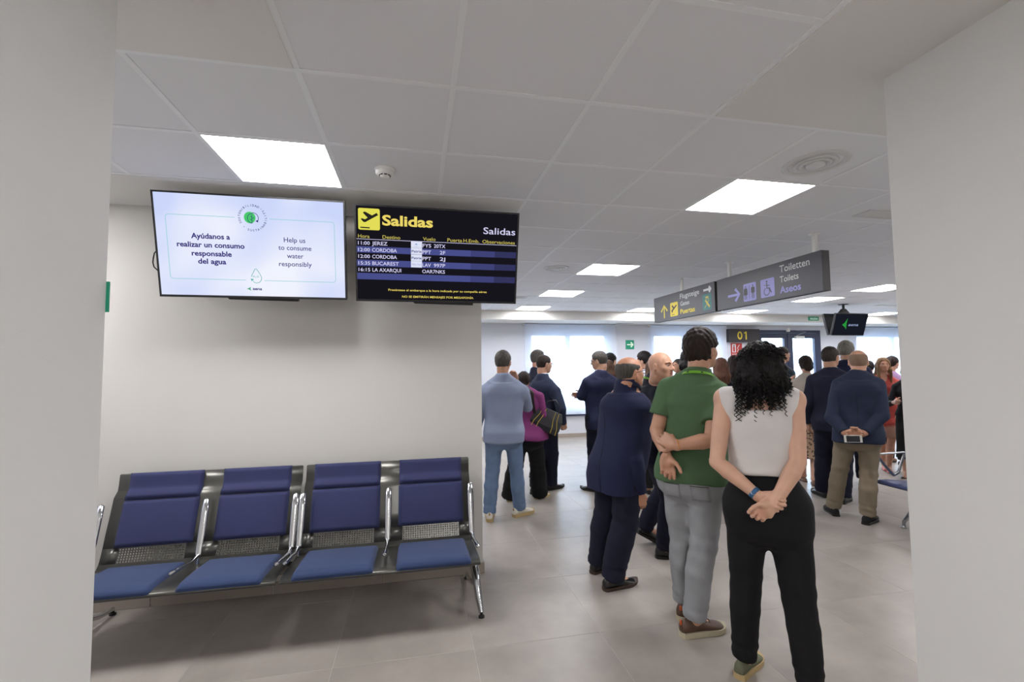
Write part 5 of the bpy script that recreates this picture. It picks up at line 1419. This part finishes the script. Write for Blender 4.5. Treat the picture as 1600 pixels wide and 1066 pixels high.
def gl(px, py, X, Y, th):
    g = ground(px, py); c_, s_ = math.cos(math.radians(th)), math.sin(math.radians(th)); wx, wy = g.x-X, g.y-Y
    return (wx*c_+wy*s_, -wx*s_+wy*c_)
def pp(px, ytop, Y, th=0):
    p = at(px, ytop, Y); return p.x, p.z
NAVY = cloth_m('navy_wool', (33, 37, 64)); NAVY2 = cloth_m('dark_navy_wool', (28, 30, 48)); NAVY3 = cloth_m('navy_blazer_weave', (37, 44, 64)); NAVYT = cloth_m('navy_trouser_wool', (25, 27, 44))
BLKF = cloth_m('black_trouser_cloth', (22, 22, 24)); JEANG = cloth_m('grey_denim', (142, 143, 146), bscale=420, var=.12, vscale=9); JEANB = cloth_m('light_blue_denim', (102, 122, 152), bscale=420, var=.14, vscale=9)
GREEN = cloth_m('green_pique', (78, 104, 74), bscale=600); WHITEB = cloth_m('off_white_blouse', (208, 203, 200)); LBJ = cloth_m('light_blue_blazer_cloth', (134, 144, 168))
MAG = cloth_m('magenta_cloth', (122, 54, 104)); KHAKI = cloth_m('khaki_chino', (132, 120, 102)); SHW = cloth_m('white_shirt_cotton', (206, 210, 224)); SHB = cloth_m('pale_blue_shirt_cotton', (168, 180, 208))
DKT = cloth_m('dark_navy_knit', (22, 23, 36)); BEI = cloth_m('beige_blouse_cloth', (176, 166, 156)); GRYT = cloth_m('dark_teal_shirt', (52, 66, 74))
H_BLK = hair_m('black_hair', (20, 17, 17)); H_DBR = hair_m('dark_brown_hair', (38, 29, 26)); H_BR = hair_m('brown_hair', (70, 50, 38)); H_GR = hair_m('dark_grey_hair', (74, 70, 66)); H_LGR = hair_m('light_grey_hair', (122, 118, 110)); H_BLD = hair_m('dark_blonde_hair', (122, 92, 62))
SH_BLK = mat('black_leather', (20, 19, 19), .3, bump=.1, bscale=200); SOLE_B = mat('black_sole', (24, 22, 20), .6); SOLE_BR = mat('brown_welt_sole', (58, 42, 34), .6)
SH_BRN = mat('brown_leather', (78, 54, 40), .5, bump=.25, bscale=150, var=.15, vscale=20); SOLE_C = mat('cream_sole', (178, 168, 144), .6); SH_WHT = mat('white_leather', (208, 202, 188), .45); SOLE_T = mat('tan_gum_sole', (176, 152, 108), .6)
SH_OLV = mat('olive_canvas', (92, 94, 72), .7, bump=.2, bscale=300); GLS = mat('dark_spectacle_frame', (20, 18, 20), .3); GLSM = mat('metal_spectacle_frame', (120, 116, 112), .25, metal=.9)
ORNG = mat('orange_tab', (186, 82, 34), .6); LANY = mat('lime_lanyard', (110, 172, 40), .6)

# 1 --- woman in the white sleeveless blouse (nearest figure)
def curls(P):
    """dark curly hair: a full base with many corkscrew locks"""
    hc, M, hs = P['hc'], P['Mh'], P['hs']; T_ = lambda *p: hc+M@(np.array(p)*hs); g = Shape(.007)
    g.ell(T_(0, -.02, .022), (.094*hs, .108*hs, .092*hs), k=.02, M=M); g.ell(T_(0, -.055, -.06), (.118*hs, .085*hs, .100*hs), k=.04, M=M)
    g.ell(T_(.01, -.075, -.115), (.112*hs, .060*hs, .070*hs), k=.04, M=M)
    g.ell(T_(0, .092, -.03), (.064*hs, .060*hs, .085*hs), k=.01, op='s', M=M)
    g.disp = lambda X, Y, Z: .006*(np.sin(110*X+2*np.sin(60*Z))*np.sin(95*Z+2*np.sin(50*Y))+np.sin(120*Y+60*X))
    g.build('hair', H_BLK, P['root'])
    r = random.Random(11); lock = MB()
    for i in range(330):
        # roots over the base surface, excluding the face
        while True:
            a = r.uniform(0, 2*PI); v = r.uniform(-.95, 1)
            d = V3(math.cos(a)*math.sqrt(1-v*v), math.sin(a)*math.sqrt(1-v*v), v)
            if not (d[1] > .35 and v < .72): break
        low = v < .15
        c = T_(0, -.02, .02) if not low else T_(0, -.05, -.055)
        rad = (.090, .104, .088) if not low else (.112, .084, .095)
        p = c+M@(d*np.array(rad)*hs*.97); L_ = r.uniform(.035, .06) if not low else r.uniform(.07, .15)
        if low and r.random() < .10: L_ += .05
        out = M@unit(d*V3(1, 1, .6)+V3(0, 0, .2)); turns = L_/.020; cr = r.uniform(.005, .009); ph = r.uniform(0, 6); n = int(turns*7)+4; pts = []
        for k in range(n):
            t = k/(n-1); cen = p+out*(.012*math.sin(min(1, t*2)*PI/2)+.012*t)+V3(0, 0, -1)*L_*t*(1 if low else .75)+V3(out[0], out[1], 0)*.01*t
            if not low: cen = cen+V3(out[0], out[1], 0)*.006
            an = ph+turns*t*2*PI; pts.append(cen+V3(math.cos(an), math.sin(an), .35*math.sin(an*1.0))*cr*(1-.25*t))
        lock.tube(pts, [.0034*(1-.55*k/(n-1)) for k in range(n)], 5, caps=False)
    # long locks lying on the shoulders and back
    for sx, x0, L_, sp in ((-1, -.075, .17, .05), (1, .035, .12, .03)):
        for i in range(12 if sx < 0 else 7):
            p = T_(x0+r.uniform(-sp, sp), -.10, -.12); n = 34; ph = r.uniform(0, 6); l2 = L_*r.uniform(.6, 1.05); cr = r.uniform(.006, .010); pts = []
            for k in range(n):
                t = k/(n-1); an = ph+t*l2/.022*2*PI; cen = p+V3(sx*.02*t, -.015-.02*t, -l2*t); pts.append(cen+V3(math.cos(an)*cr, math.sin(an)*cr, 0))
            lock.tube(pts, [.0036*(1-.5*k/(n-1)) for k in range(n)], 5, caps=False)
    o = lock.build('curl', H_BLK, P['root']); o['kind'] = 'stuff'; o['label'] = 'loose corkscrew curls'
def blouse(P):
    s, J = P['s'], P['J']; g = Shape(.006); rr = []
    for z, ax, ab, af, yc in P['rings']:
        t = np.clip((1.30*s-z)/(.2*s), 0, 1); rr.append((z, ax+.010+.016*t, ab+.010+.016*t, af+.010+.012*t, yc))
    i = [r for r in rr if r[0] < 1.445*s]
    g.loft(i, k=.02, z0=1.065*s, zb=.95*s)
    for q, sx in (('R', 1), ('L', -1)):
        g.cone(J['neck']+V3(sx*.020*s, -.012, .012*s), J['sh'+q]+V3(-sx*.012, -.002, .002), .050*s, .060*s, k=.04); g.ell(J['sh'+q]+V3(-sx*.030, -.004, -.04), (.050, .072, .075), k=.03)
        # armhole
        sh = J['sh'+q]; g.ell(sh+V3(sx*.068, .0, -.040), (.058*s, .13*s, .120*s), k=.004, op='s')
    g.ell(J['neck']+V3(0, .012*s, .080*s), (.058*s, .066*s, .045*s), k=.006, op='s')
    g.half((0, 0, 1.075*s), (0, 0, -1), k=.02)
    vf = vfolds(.006, 4, 24)
    def disp(X, Y, Z): return vf(X, Y, Z)*np.clip((1.34*s-Z)/(.25*s), .05, 1)
    g.disp = disp; g.build('blouse', WHITEB, P['root'])
def watch(P, o, c, d, u, v):
    f = unit(V3(0, -1, -.2)); f = unit(f-d*(f@d)); t = np.cross(d, f)
    MB().tube([c-t*.006+f*.0345*P['ar']-d*.010, c+t*.003+f*.036*P['ar']-d*.0, c-t*.006+f*.0345*P['ar']+d*.010], .0015, 6).build('buckle', M_CHROME, o)
tW = -38; XW, YW = 1.70, 2.03
person('curly-haired woman seen from behind, white sleeveless blouse and black trousers, hands clasped behind', XW, YW, tW, 1.69, 'f', w=1.08, vox=.0045, zspec=[(-1, .66, .014), (.97, 1.75, .009)], tone=(204, 160, 136), hipw=.96,
       feet={'L': (-.125, .075, -22), 'R': (.150, -.05, -12)}, j={'shL': (1132, 622, 0.0), 'shR': (1240, 624, 0.0), 'elL': (1120, 722, -.09), 'elR': (1247, 722, -.10), 'wrL': (1187, 777, -.158), 'wrR': (1209, 789, -.186), 'head': (1188, 566, .03), 'neck': (1186, 620, -.01)},
       hd={'L': (V3(.93, -.05, -.28), V3(-.05, -1, .1), dict(thumb=(.75, .5, .1), spread=.02)), 'R': (V3(-.80, .02, -.60), V3(.1, -1, .15), dict(thumb=(.8, .35, .45)))}, curlL=[.92, .95, .98, 1.0], curlR=[.62, .78, .85, .9],
       top=blouse, bottom=trousers(BLKF, r=(.102, .076, .060), ease=.006, top=1.085, hem=.065, fold=.002, name='trousers'), shoes=shoes(SH_OLV, SOLE_T, 'sneaker', 'canvas_shoe'), hair=curls,
       acc=(band('L', .028, mat('blue_silicone', (38, 92, 140), .5), 'wrist_watch', .020, .0285, watch),), armr=1.12, hscale=1.0)

# 2 --- man in the green polo shirt
tG = -50; XG, YG = 1.64, 2.56
person('man in green polo shirt, grey jeans and lime lanyard, holding one arm behind him', XG, YG, tG, 1.79, 'm', w=1.06, vox=.0048, zspec=[(-1, .78, .014), (1.2, 1.5, .010)], tone=(186, 140, 114), belly=.02,
       feet={'R': (*gl(1085, 992, XG, YG, tG), -38), 'L': (*gl(1070, 962, XG, YG, tG), 4)}, hyaw=-22, hpitch=2,
       j={'shL': (1046, 608, -.02), 'shR': (1122, 616, .0), 'elL': (1026, 672, -.08), 'wrL': (1041, 712, -.20), 'elR': (1112, 688, -.17), 'wrR': (1056, 696, -.245), 'head': (1096, 546, .03), 'neck': (1090, 588, -.01)},
       hd={'L': (V3(.12, -.1, -1), V3(.25, -1, 0)), 'R': (V3(-.93, .25, .35), V3(-.1, .9, -.2), dict(spread=.03))}, curlL=[.55, .7, .8, .85], curlR=[.5, .6, .65, .7],
       top=shirt(GREEN, hem=.865, ease=.014, sleeve=.66, r_sl=.070, fold=.0068, flare=.012), bottom=trousers(JEANG, r=(.096, .075, .064), name='jeans', hem=.075, fold=.0045, pockets=((.03, .125, .775, .87, mat('pocket_thread', (96, 92, 88), .9)), (-.125, -.03, .775, .87, mat('pocket_thread', (96, 92, 88), .9)))),
       shoes=shoes(SH_BRN, SOLE_C, 'sneaker', 'shoe', laces=mat('dark_laces', (40, 32, 28), .8), tab=ORNG), hair=short_hair(H_DBR, th=.016, top=.012, quiff=1, tuft=.0035, nape=-.078, line=.045),
       acc=(band('L', .012, M_RUB, 'wristband', .013, .030), band('R', .014, mat('orange_cord', (206, 140, 66), .5), 'bracelet', .006, .0285), lanyard(LANY)))

# 3 --- man in navy suit with glasses, walking right
tA = -72; XA, YA = 1.435, 3.17
person('balding man with glasses in a navy suit walking towards the right', XA, YA, tA, 1.715, 'm', w=1.06, belly=.06, vox=.0065, tone=(186, 132, 104), lean=(0, .06), hyaw=-8, hpitch=4, fat=.012, fine=True,
       feet={'R': (*gl(958, 920, XA, YA, tA), -6), 'L': (*gl(936, 893, XA, YA, tA), 6)}, j={'head': (984, 581, .0), 'neck': (980, 622, .0), 'shR': (982, 638, .0), 'elR': (990, 716, -.02), 'wrR': (1001, 771, .06)},
       hd={'R': (V3(-.1, .15, -1), V3(-1, .2, 0))}, curlR=[.5, .6, .65, .7], drop=.01, armr=1.08,
       top=jacket(NAVY, hem=.70, shirt=SHB, ease=.026, flare=.008, fold=.005, seed=4, cuff=.98), bottom=trousers(NAVYT, r=(.106, .095, .084), hem=.055, fold=.004, ease=.010, top=.98, seed=2),
       shoes=shoes(SH_BLK, SOLE_BR, 'dress'), hair=short_hair(H_GR, th=.0035, bald=True, tuft=.0008, nape=-.07), acc=(glasses(GLS),))

# 4 --- bald smiling man
tB = -106; XB, YB = 1.97, 3.60
person('bald smiling man in dark navy top with green lanyard, between suit and green shirt', XB, YB, tB, 1.735, 'm', w=1.05, vox=.006, tone=(200, 152, 126), hyaw=-46, smile=True, fine=True, fat=.005,
       feet={'R': (*gl(1040, 872, XB, YB, tB), -4), 'L': (*gl(1008, 850, XB, YB, tB), 4, .06, -28)}, j={'head': (1033, 571, .0), 'neck': (1022, 612, .0)}, drop=.01,
       top=shirt(DKT, hem=.86, ease=.018, sleeve=1.96, r_sl=.060, name='jumper', collar=True), bottom=trousers(NAVYT, r=(.100, .082, .072), seed=6), shoes=shoes(SH_BLK, SOLE_B, 'dress'), acc=(lanyard(LANY),))

# 5 --- man in light blue blazer
tJ = -14; YJ = 4.75; XJ, HJ = pp(786, 549, YJ)
person('grey-haired man from behind in a light blue blazer and pale jeans beside the wall end', XJ, YJ, tJ, HJ, 'm', w=1.08, vox=.009, tone=(184, 138, 112), hyaw=-12,
       feet={'R': (*gl(812, 806, XJ, YJ, tJ), -48), 'L': (*gl(765, 812, XJ, YJ, tJ), 5)}, j={'shR': (817, 612, .0), 'elR': (824, 636, .16), 'wrR': (806, 597, .20), 'wrL': (742, 690, .05)}, hd={'R': (V3(-.2, -.1, 1), V3(-.5, -.6, 0))}, curlR=.6,
       top=jacket(LBJ, hem=.81, ease=.026, fold=.004, seed=7, name='blazer', vent=False, cuff=.9), bottom=trousers(JEANB, r=(.094, .074, .066), name='jeans', seed=8), shoes=shoes(SH_WHT, SOLE_T, 'sneaker', 'sneaker', tab=mat('tan_suede', (150, 118, 84), .8)),
       hair=short_hair(H_GR, th=.009, tuft=.002, nape=-.08))
# 6 --- woman in magenta
tM = -35; YM = 5.12; XM, HM = pp(822, 574, YM)
pm_ = person('woman in magenta top and black trousers with dark ponytail, bag on her arm', XM, YM, tM, HM, 'f', w=1.22, vox=.010, tone=(186, 140, 116), hyaw=20, hroll=6, hoff=(-.04, 0), belly=.02,
       feet={'R': (*gl(843, 778, XM, YM, tM), -30), 'L': (*gl(797, 782, XM, YM, tM), 20)}, j={'shR': (843, 620, 0), 'elR': (850, 650, -.02), 'wrR': (838, 655, .22), 'head': (818, 594, .02), 'neck': (822, 612, 0)},
       top=shirt(MAG, hem=.86, ease=.028, sleeve=1.7, r_sl=.070, name='tunic', flare=.05, collar=False, fold=.006), bottom=trousers(BLKF, r=(.105, .10, .11), hem=.035, name='wide_trousers', seed=9),
       shoes=shoes(SH_WHT, SOLE_T, 'sneaker', 'sneaker'), hair=long_hair(H_DBR, length=.20, tail=True, side=.10))
# her handbag
def handbag():
    P = at(855, 656, 4.98); r = empty('handbag', P, math.radians(-20)); tag(r, 'black handbag with yellow zip trims hanging from the arm of the woman in magenta', 'handbag')
    g = MB(); M_BAG = mat('black_bag_leather', (24, 24, 32), .4, bump=.2, bscale=200)
    rot = Matrix.Rotation(math.radians(24), 4, 'Y')
    def T_(x, y, z): return rot @ Vector((x, y, z))
    V = []; sec = [(-.155, .055, -.12), (-.17, .062, -.06), (-.165, .050, .03), (-.13, .020, .115)]
    n = 4; F = []
    for x, y, z in sec:
        for a, b in ((-1, -1), (-.35, -1.1), (.35, -1.1), (1, -1), (1, 1), (.35, 1.1), (-.35, 1.1), (-1, 1)): V.append(T_(abs(x)*a, y*b, z))
    for k in range(3):
        for i in range(8): F.append((k*8+i, k*8+(i+1) % 8, (k+1)*8+(i+1) % 8, (k+1)*8+i))
    F += [tuple(range(8))[::-1], tuple(24+i for i in range(8))]
    g.add(V, F).build('bag_body', M_BAG, r)
    Z = mat('yellow_zip', (196, 170, 60), .5)
    for x0, x1 in ((-.118, -.10), (-.07, -.058), (.075, .062), (.125, .105)):
        MB().tube([T_(x0*1.15, -.071, -.115), T_(x0*1.1, -.073, -.05), T_(x1, -.060, .03), T_(x1*.9, -.026, .11)], .0032, 6).build('zip_trim', Z, r)
    MB().tube([T_(-.09, 0, .11), T_(-.075, .0, .19), T_(0, .0, .235), T_(.075, 0, .19), T_(.09, 0, .11)], .007, 8).build('handle', M_BAG, r)
handbag()
# 7, 8 --- two men in dark suits by the first window
Y7 = 5.62; X7, H7 = pp(853, 556, Y7)
person('man in navy suit with slicked dark hair and glasses, fist at his side', X7-.03, Y7, -62, H7+.0, 'm', w=1.05, vox=.012, tone=(188, 144, 120), hyaw=-14, hpitch=-6, belly=.02, drop=0,
       feet={'R': (*gl(862, 765, X7-.03, Y7, -62), -4), 'L': (-.12, -.06, 6)}, j={'shR': (868, 612, -.02), 'elR': (877, 640, -.03), 'wrR': (880, 662, .06)}, curlR=1.0,
       top=jacket(NAVY3, hem=.82, shirt=SHW, seed=11, ease=.024), bottom=trousers(NAVYT, r=(.098, .082, .076), seed=12), shoes=shoes(SH_BLK, SOLE_B), hair=short_hair(H_DBR, th=.007, tuft=.0012, nape=-.085, quiff=0), acc=(glasses(GLSM, False),), fine=True)
Y8 = 6.42; X8, H8 = pp(840, 548, Y8)
person('grey-haired man in dark suit mostly hidden behind the man with slicked hair', X8, Y8, -85, H8, 'm', vox=.010, tone=(182, 132, 108), 
       top=jacket(NAVY2, shirt=SHW, seed=13), bottom=trousers(NAVYT, seed=14), shoes=shoes(SH_BLK, SOLE_B), hair=short_hair(H_GR, th=.011, tuft=.002, top=.006), acc=(glasses(GLS, False),), fine=True)
# 9 --- man in blue suit with folded arms
Y9 = 5.45; X9, H9 = pp(936, 550, Y9)
person('man in blue-navy suit with folded arms and glasses, alone before the window', X9, Y9, 8, H9, 'm', w=1.0, vox=.012, tone=(190, 146, 122), hyaw=38, hpitch=-10, 
       feet={'L': (*gl(930, 768, X9, Y9, 8), 32), 'R': (*gl(952, 776, X9, Y9, 8), 10)}, j={'elL': (908, 618, .06), 'elR': (960, 622, .10)}, handL=V3(.06, .24, 1.16), handR=V3(-.10, .26, 1.20),
       top=jacket(cloth_m('blue_navy_wool', (32, 36, 62)), hem=.80, shirt=SHW, seed=15), bottom=trousers(NAVYT, r=(.096, .078, .068), seed=16), shoes=shoes(SH_BLK, SOLE_B), hair=short_hair(H_GR, th=.009, tuft=.002), acc=(glasses(GLSM, False),), fine=True)
# partly hidden people in the gap behind the suits
Y = 6.5; X_, H_ = pp(953, 553, Y)
person('dark-haired man whose head just shows behind the man with folded arms', X_, Y, -60, H_, 'm', vox=.014, top=jacket(NAVY2, seed=17), bottom=trousers(NAVYT), shoes=shoes(SH_BLK, SOLE_B), hair=short_hair(H_BLK, th=.012))
Y = 6.05; X_, H_ = pp(950, 563, Y)
person('woman with long brown hair between the folded-arms man and the balding man', X_, Y, -10, H_, 'f', vox=.014, top=shirt(cloth_m('brown_blouse', (96, 70, 56)), sleeve=1.6, name='blouse', collar=False), bottom=trousers(BLKF), shoes=shoes(SH_BLK, SOLE_B, 'pump'), hair=long_hair(H_BR, length=.2))
Y = 5.9; X_, H_ = pp(1006, 552, Y)
person('dark-haired person facing left behind the balding and the bald man', X_, Y, 25, H_, 'm', vox=.012, tone=(196, 150, 128), hyaw=20, top=shirt(SHW, sleeve=1.9, name='shirt'), bottom=trousers(NAVYT), shoes=shoes(SH_BLK, SOLE_B), hair=short_hair(H_BLK, th=.017, top=.012, nape=-.05))
def floral():
    m = bpy.data.materials.new('floral_print'); m.use_nodes = True; nt = m.node_tree; b = nt.nodes['Principled BSDF']; b.inputs['Roughness'].default_value = .8
    v = nt.nodes.new('ShaderNodeTexVoronoi'); v.inputs['Scale'].default_value = 28; tc = nt.nodes.new('ShaderNodeTexCoord'); r = nt.nodes.new('ShaderNodeValToRGB')
    r.color_ramp.interpolation = 'CONSTANT'; els = r.color_ramp.elements; els[0].color = srgb(26, 28, 44); els[1].color = srgb(190, 186, 110); els[1].position = .45
    for p_, c in ((.65, (52, 58, 110)), (.8, (214, 206, 190))): e = els.new(p_); e.color = srgb(*c)
    sp = nt.nodes.new('ShaderNodeSeparateColor'); nt.links.new(tc.outputs['Object'], v.inputs['Vector']); nt.links.new(v.outputs['Color'], sp.inputs[0]); nt.links.new(sp.outputs[0], r.inputs[0]); nt.links.new(r.outputs[0], b.inputs['Base Color']); return m
def leopard():
    m = bpy.data.materials.new('leopard_print'); m.use_nodes = True; nt = m.node_tree; b = nt.nodes['Principled BSDF']; b.inputs['Roughness'].default_value = .8
    v = nt.nodes.new('ShaderNodeTexVoronoi'); v.inputs['Scale'].default_value = 42; v.feature = 'F1'; tc = nt.nodes.new('ShaderNodeTexCoord'); r = nt.nodes.new('ShaderNodeValToRGB')
    els = r.color_ramp.elements; els[0].color = srgb(126, 92, 70); els[0].position = .1; els[1].color = srgb(176, 146, 122); els[1].position = .62
    e = els.new(.28); e.color = srgb(70, 48, 38); e = els.new(.42); e.color = srgb(60, 42, 34); e = els.new(.5); e.color = srgb(176, 146, 122)
    nt.links.new(tc.outputs['Object'], v.inputs['Vector']); nt.links.new(v.outputs['Distance'], r.inputs[0]); nt.links.new(r.outputs[0], b.inputs['Base Color']); return m
Y = 5.35; X_, H_ = pp(1019, 562, Y)
person('woman with long brown hair in a floral print top behind the bald smiling man', X_, Y, -20, H_, 'f', vox=.010, top=shirt(floral(), sleeve=1.5, name='print_blouse', collar=False), bottom=trousers(BLKF), shoes=shoes(SH_BLK, SOLE_B, 'pump'), hair=long_hair(H_BR, length=.22))
Y = 6.9; X_, H_ = pp(1060, 562, Y)
person('grey-haired man far behind, face between the bald man and the green shirt', X_, Y, 100, H_, 'm', vox=.012, fine=True, top=jacket(NAVY2, seed=20), bottom=trousers(NAVYT), shoes=shoes(SH_BLK, SOLE_B), hair=short_hair(H_GR, th=.01))
Y = 4.55; X_, H_ = pp(1076, 547, Y)
person('black-haired woman hidden behind the head of the man in green', X_, Y, -35, H_, 'f', vox=.014, top=shirt(DKT, sleeve=1.8, name='jumper', collar=False), bottom=trousers(BLKF), shoes=shoes(SH_BLK, SOLE_B, 'pump'), hair=long_hair(H_BLK, length=.12, th=.02))
Y = 4.95; X_, H_ = pp(1126, 560, Y)
person('woman with reddish brown hair between the green shirt and the curly hair', X_, Y, -30, H_, 'f', vox=.010, top=shirt(DKT, sleeve=1.8, name='jumper', collar=False), bottom=trousers(BLKF), shoes=shoes(SH_BLK, SOLE_B, 'pump'), hair=long_hair(hair_m('reddish_hair', (88, 58, 46)), length=.22))
Y = 5.5; X_, H_ = pp(1147, 556, Y)
person('dark brown haired woman just left of the curly head, under the gate number', X_, Y, -40, H_, 'f', vox=.010, top=shirt(cloth_m('black_top', (26, 25, 30)), sleeve=1.8, name='jumper', collar=False), bottom=trousers(BLKF), shoes=shoes(SH_BLK, SOLE_B, 'pump'), hair=long_hair(H_DBR, length=.2))
Y = 6.2; X_, H_ = pp(1221, 543, Y)
person('bearded man with glasses facing right in front of the double door', X_, Y, -95, H_, 'm', vox=.010, fine=True, tone=(190, 144, 120), top=shirt(GRYT, sleeve=1.8, name='shirt', ease=.016), bottom=trousers(NAVYT), shoes=shoes(SH_BLK, SOLE_B), hair=short_hair(H_DBR, th=.010), acc=(glasses(GLSM, False),))
# 15 --- woman with beige blouse and leopard skirt
Y = 5.35; X_, H_ = pp(1258, 556, Y)
person('woman with dark bun, beige blouse and long leopard print skirt, hand raised', X_, Y, -32, H_, 'f', vox=.010, tone=(196, 150, 128), hyaw=6, feet={'L': (*gl(1256, 752, X_, Y, -32), 10), 'R': (*gl(1272, 758, X_, Y, -32), -10)},
       j={'elL': (1237, 612, .10), 'wrL': (1236, 600, .10)}, hd={'L': (V3(.1, -.1, 1), V3(.9, .3, 0))}, curlL=.55, top=shirt(BEI, hem=1.02, sleeve=1.0, name='blouse', collar=False, r_sl=.062), bottom=skirt(leopard(), .34, 1.08, .24, .17),
       shoes=shoes(mat('taupe_suede', (120, 96, 80), .8), SOLE_BR, 'pump', 'shoe'), hair=long_hair(H_DBR, bun=True))
# 16, 17 --- suits near the khaki trousers
t6 = -50; Y6 = 4.50; X6, H6 = pp(1297, 543, Y6)
person('man with dark hair and glasses in navy suit, left of the man in khaki trousers', X6, Y6, t6, H6, 'm', w=1.08, vox=.010, tone=(186, 140, 114), hyaw=-26, feet={'L': (*gl(1286, 776, X6, Y6, t6), 34), 'R': (*gl(1318, 786, X6, Y6, t6), -12)},
       top=jacket(NAVY2, hem=.80, shirt=SHW, seed=21, ease=.026), bottom=trousers(NAVYT, r=(.102, .088, .080), seed=22), shoes=shoes(SH_BLK, SOLE_B), hair=short_hair(hair_m('greying_hair', (58, 52, 48)), th=.008, tuft=.002, nape=-.08), acc=(glasses(GLS, False),), fine=True)
Y = 5.15; X_, H_ = pp(1321, 534, Y)
person('tall man with light grey hair in a navy suit, between two men seen from behind', X_, Y, -48, H_, 'm', vox=.012, tone=(190, 146, 122), top=jacket(NAVY, hem=.80, shirt=SHW, seed=23), bottom=trousers(NAVYT, seed=24), shoes=shoes(SH_BLK, SOLE_B), hair=short_hair(H_LGR, th=.013, tuft=.004, nape=-.08))
# 18 --- man in khaki trousers
tK = -46; XK, YK = 4.27, 3.82
pk = person('shaven-headed man in navy blazer and khaki trousers holding a phone behind his back', XK, YK, tK, 1.735, 'm', w=1.10, vox=.007, tone=(190, 142, 116), sw=1.04,
       feet={'R': (*gl(1356, 818, XK, YK, tK), -20), 'L': (*gl(1303, 804, XK, YK, tK), 18)}, j={'shL': (1312, 601, 0), 'shR': (1370, 601, 0), 'elL': (1299, 652, -.10), 'elR': (1379, 650, -.10), 'wrL': (1321, 677, -.215), 'wrR': (1350, 677, -.215), 'head': (1341, 564, .02)},
       hd={'L': (V3(1, -.05, -.12), V3(0, -1, 0)), 'R': (V3(-1, -.05, -.22), V3(0, -1, 0))}, curlR=[.45, .5, .6, .7], curlL=[.5, .6, .6, .6],
       top=jacket(NAVY3, hem=.81, shirt=SHW, ease=.022, name='blazer', seed=25, cuff=.93), bottom=trousers(KHAKI, r=(.094, .074, .070), name='chinos', seed=26, hem=.07), shoes=shoes(mat('black_suede', (22, 22, 24), .85), SOLE_B, 'dress', 'loafer'),
       hair=short_hair(mat('stubble_hair', (122, 96, 80), .8), th=.0035, tuft=.0004, bald=True, nape=-.07))
c = at(1333, 686, 3.665)
ph = empty('mobile_phone', c, math.radians(tK)); tag(ph, 'white-rimmed mobile phone held behind the back of the man in khaki trousers', 'phone')
MB().bbox(-.070, .070, -.004, .004, -.034, .034, .003).build('phone_case', mat('white_phone', (214, 212, 206), .35), ph)
o = MB().box(-.052, .052, -.0048, -.0042, -.029, .029).build('phone_screen', mat('phone_glass', (30, 32, 38), .12), ph)
ph.rotation_euler = (0, math.radians(-4), math.radians(tK))
# the rest of the group by the right-hand window
Y = 6.9; X_, H_ = pp(1357, 565, Y)
person('dark-haired man far off whose head shows right of the shaven head', X_, Y, -50, H_, 'm', vox=.014, top=jacket(NAVY2), bottom=trousers(NAVYT), shoes=shoes(SH_BLK, SOLE_B), hair=short_hair(H_BLK, th=.014, nape=-.09))
def dress_mat():
    m = bpy.data.materials.new('dip_dyed_dress'); m.use_nodes = True; nt = m.node_tree; b = nt.nodes['Principled BSDF']; b.inputs['Roughness'].default_value = .8
    tc = nt.nodes.new('ShaderNodeTexCoord'); sp = nt.nodes.new('ShaderNodeSeparateXYZ'); n = nt.nodes.new('ShaderNodeTexNoise'); n.inputs['Scale'].default_value = 14
    ad = nt.nodes.new('ShaderNodeMath'); ad.operation = 'MULTIPLY_ADD'; ad.inputs[1].default_value = .10; r = nt.nodes.new('ShaderNodeValToRGB')
    els = r.color_ramp.elements; els[0].position = .70; els[0].color = srgb(206, 160, 142); els[1].position = .74; els[1].color = srgb(190, 76, 68)
    nt.links.new(tc.outputs['Object'], sp.inputs[0]); nt.links.new(tc.outputs['Object'], n.inputs['Vector']); nt.links.new(n.outputs[0], ad.inputs[0]); nt.links.new(sp.outputs[2], ad.inputs[2]); nt.links.new(ad.outputs[0], r.inputs[0]); nt.links.new(r.outputs[0], b.inputs['Base Color']); return m
Y = 5.6; X_, H_ = pp(1379, 559, Y); DM = dress_mat()
person('blonde long-haired woman in an orange and pale pink dress, facing the viewer', X_, Y, 140, H_, 'f', vox=.0075, tone=(196, 144, 118), hyaw=6, fine=True, feet={'L': (*gl(1389, 738, X_, Y, 140), 0), 'R': (*gl(1382, 734, X_, Y, 140), 0)},
       top=shirt(DM, hem=.92, sleeve=.3, name='dress_bodice', collar=False, neck_cut=.09), bottom=skirt(DM, .53, 1.04, .20, .17), shoes=shoes(mat('red_leather', (206, 58, 40), .5), SOLE_BR, 'pump', 'shoe'), hair=long_hair(H_BLD, length=.30, front=True))
Y = 6.0; X_, H_ = pp(1393, 557, Y)
person('woman with dark tied hair in profile behind the blonde woman', X_, Y, -88, H_, 'f', vox=.012, tone=(196, 150, 128), fine=True, top=shirt(cloth_m('mauve_top', (150, 122, 158)), sleeve=.4, name='top', collar=False), bottom=trousers(BLKF), shoes=shoes(SH_BLK, SOLE_B, 'pump'), hair=long_hair(H_DBR, tail=True, length=.1))
Y = 5.15; X_, H_ = pp(1418, 560, Y)
person('person in black at the pillar edge with a bent dark sleeve', X_, Y, 120, H_-.04, 'f', vox=.010, tone=(196, 150, 128), handR=V3(.12, .30, 1.05), handL=V3(-.1, .30, 1.05), top=shirt(cloth_m('black_top', (26, 25, 30)), sleeve=1.8, name='jumper', collar=False), bottom=skirt(BLKF, .30, 1.06, .20, .17), shoes=shoes(SH_BLK, SOLE_B, 'pump'), hair=long_hair(H_DBR, length=.1))
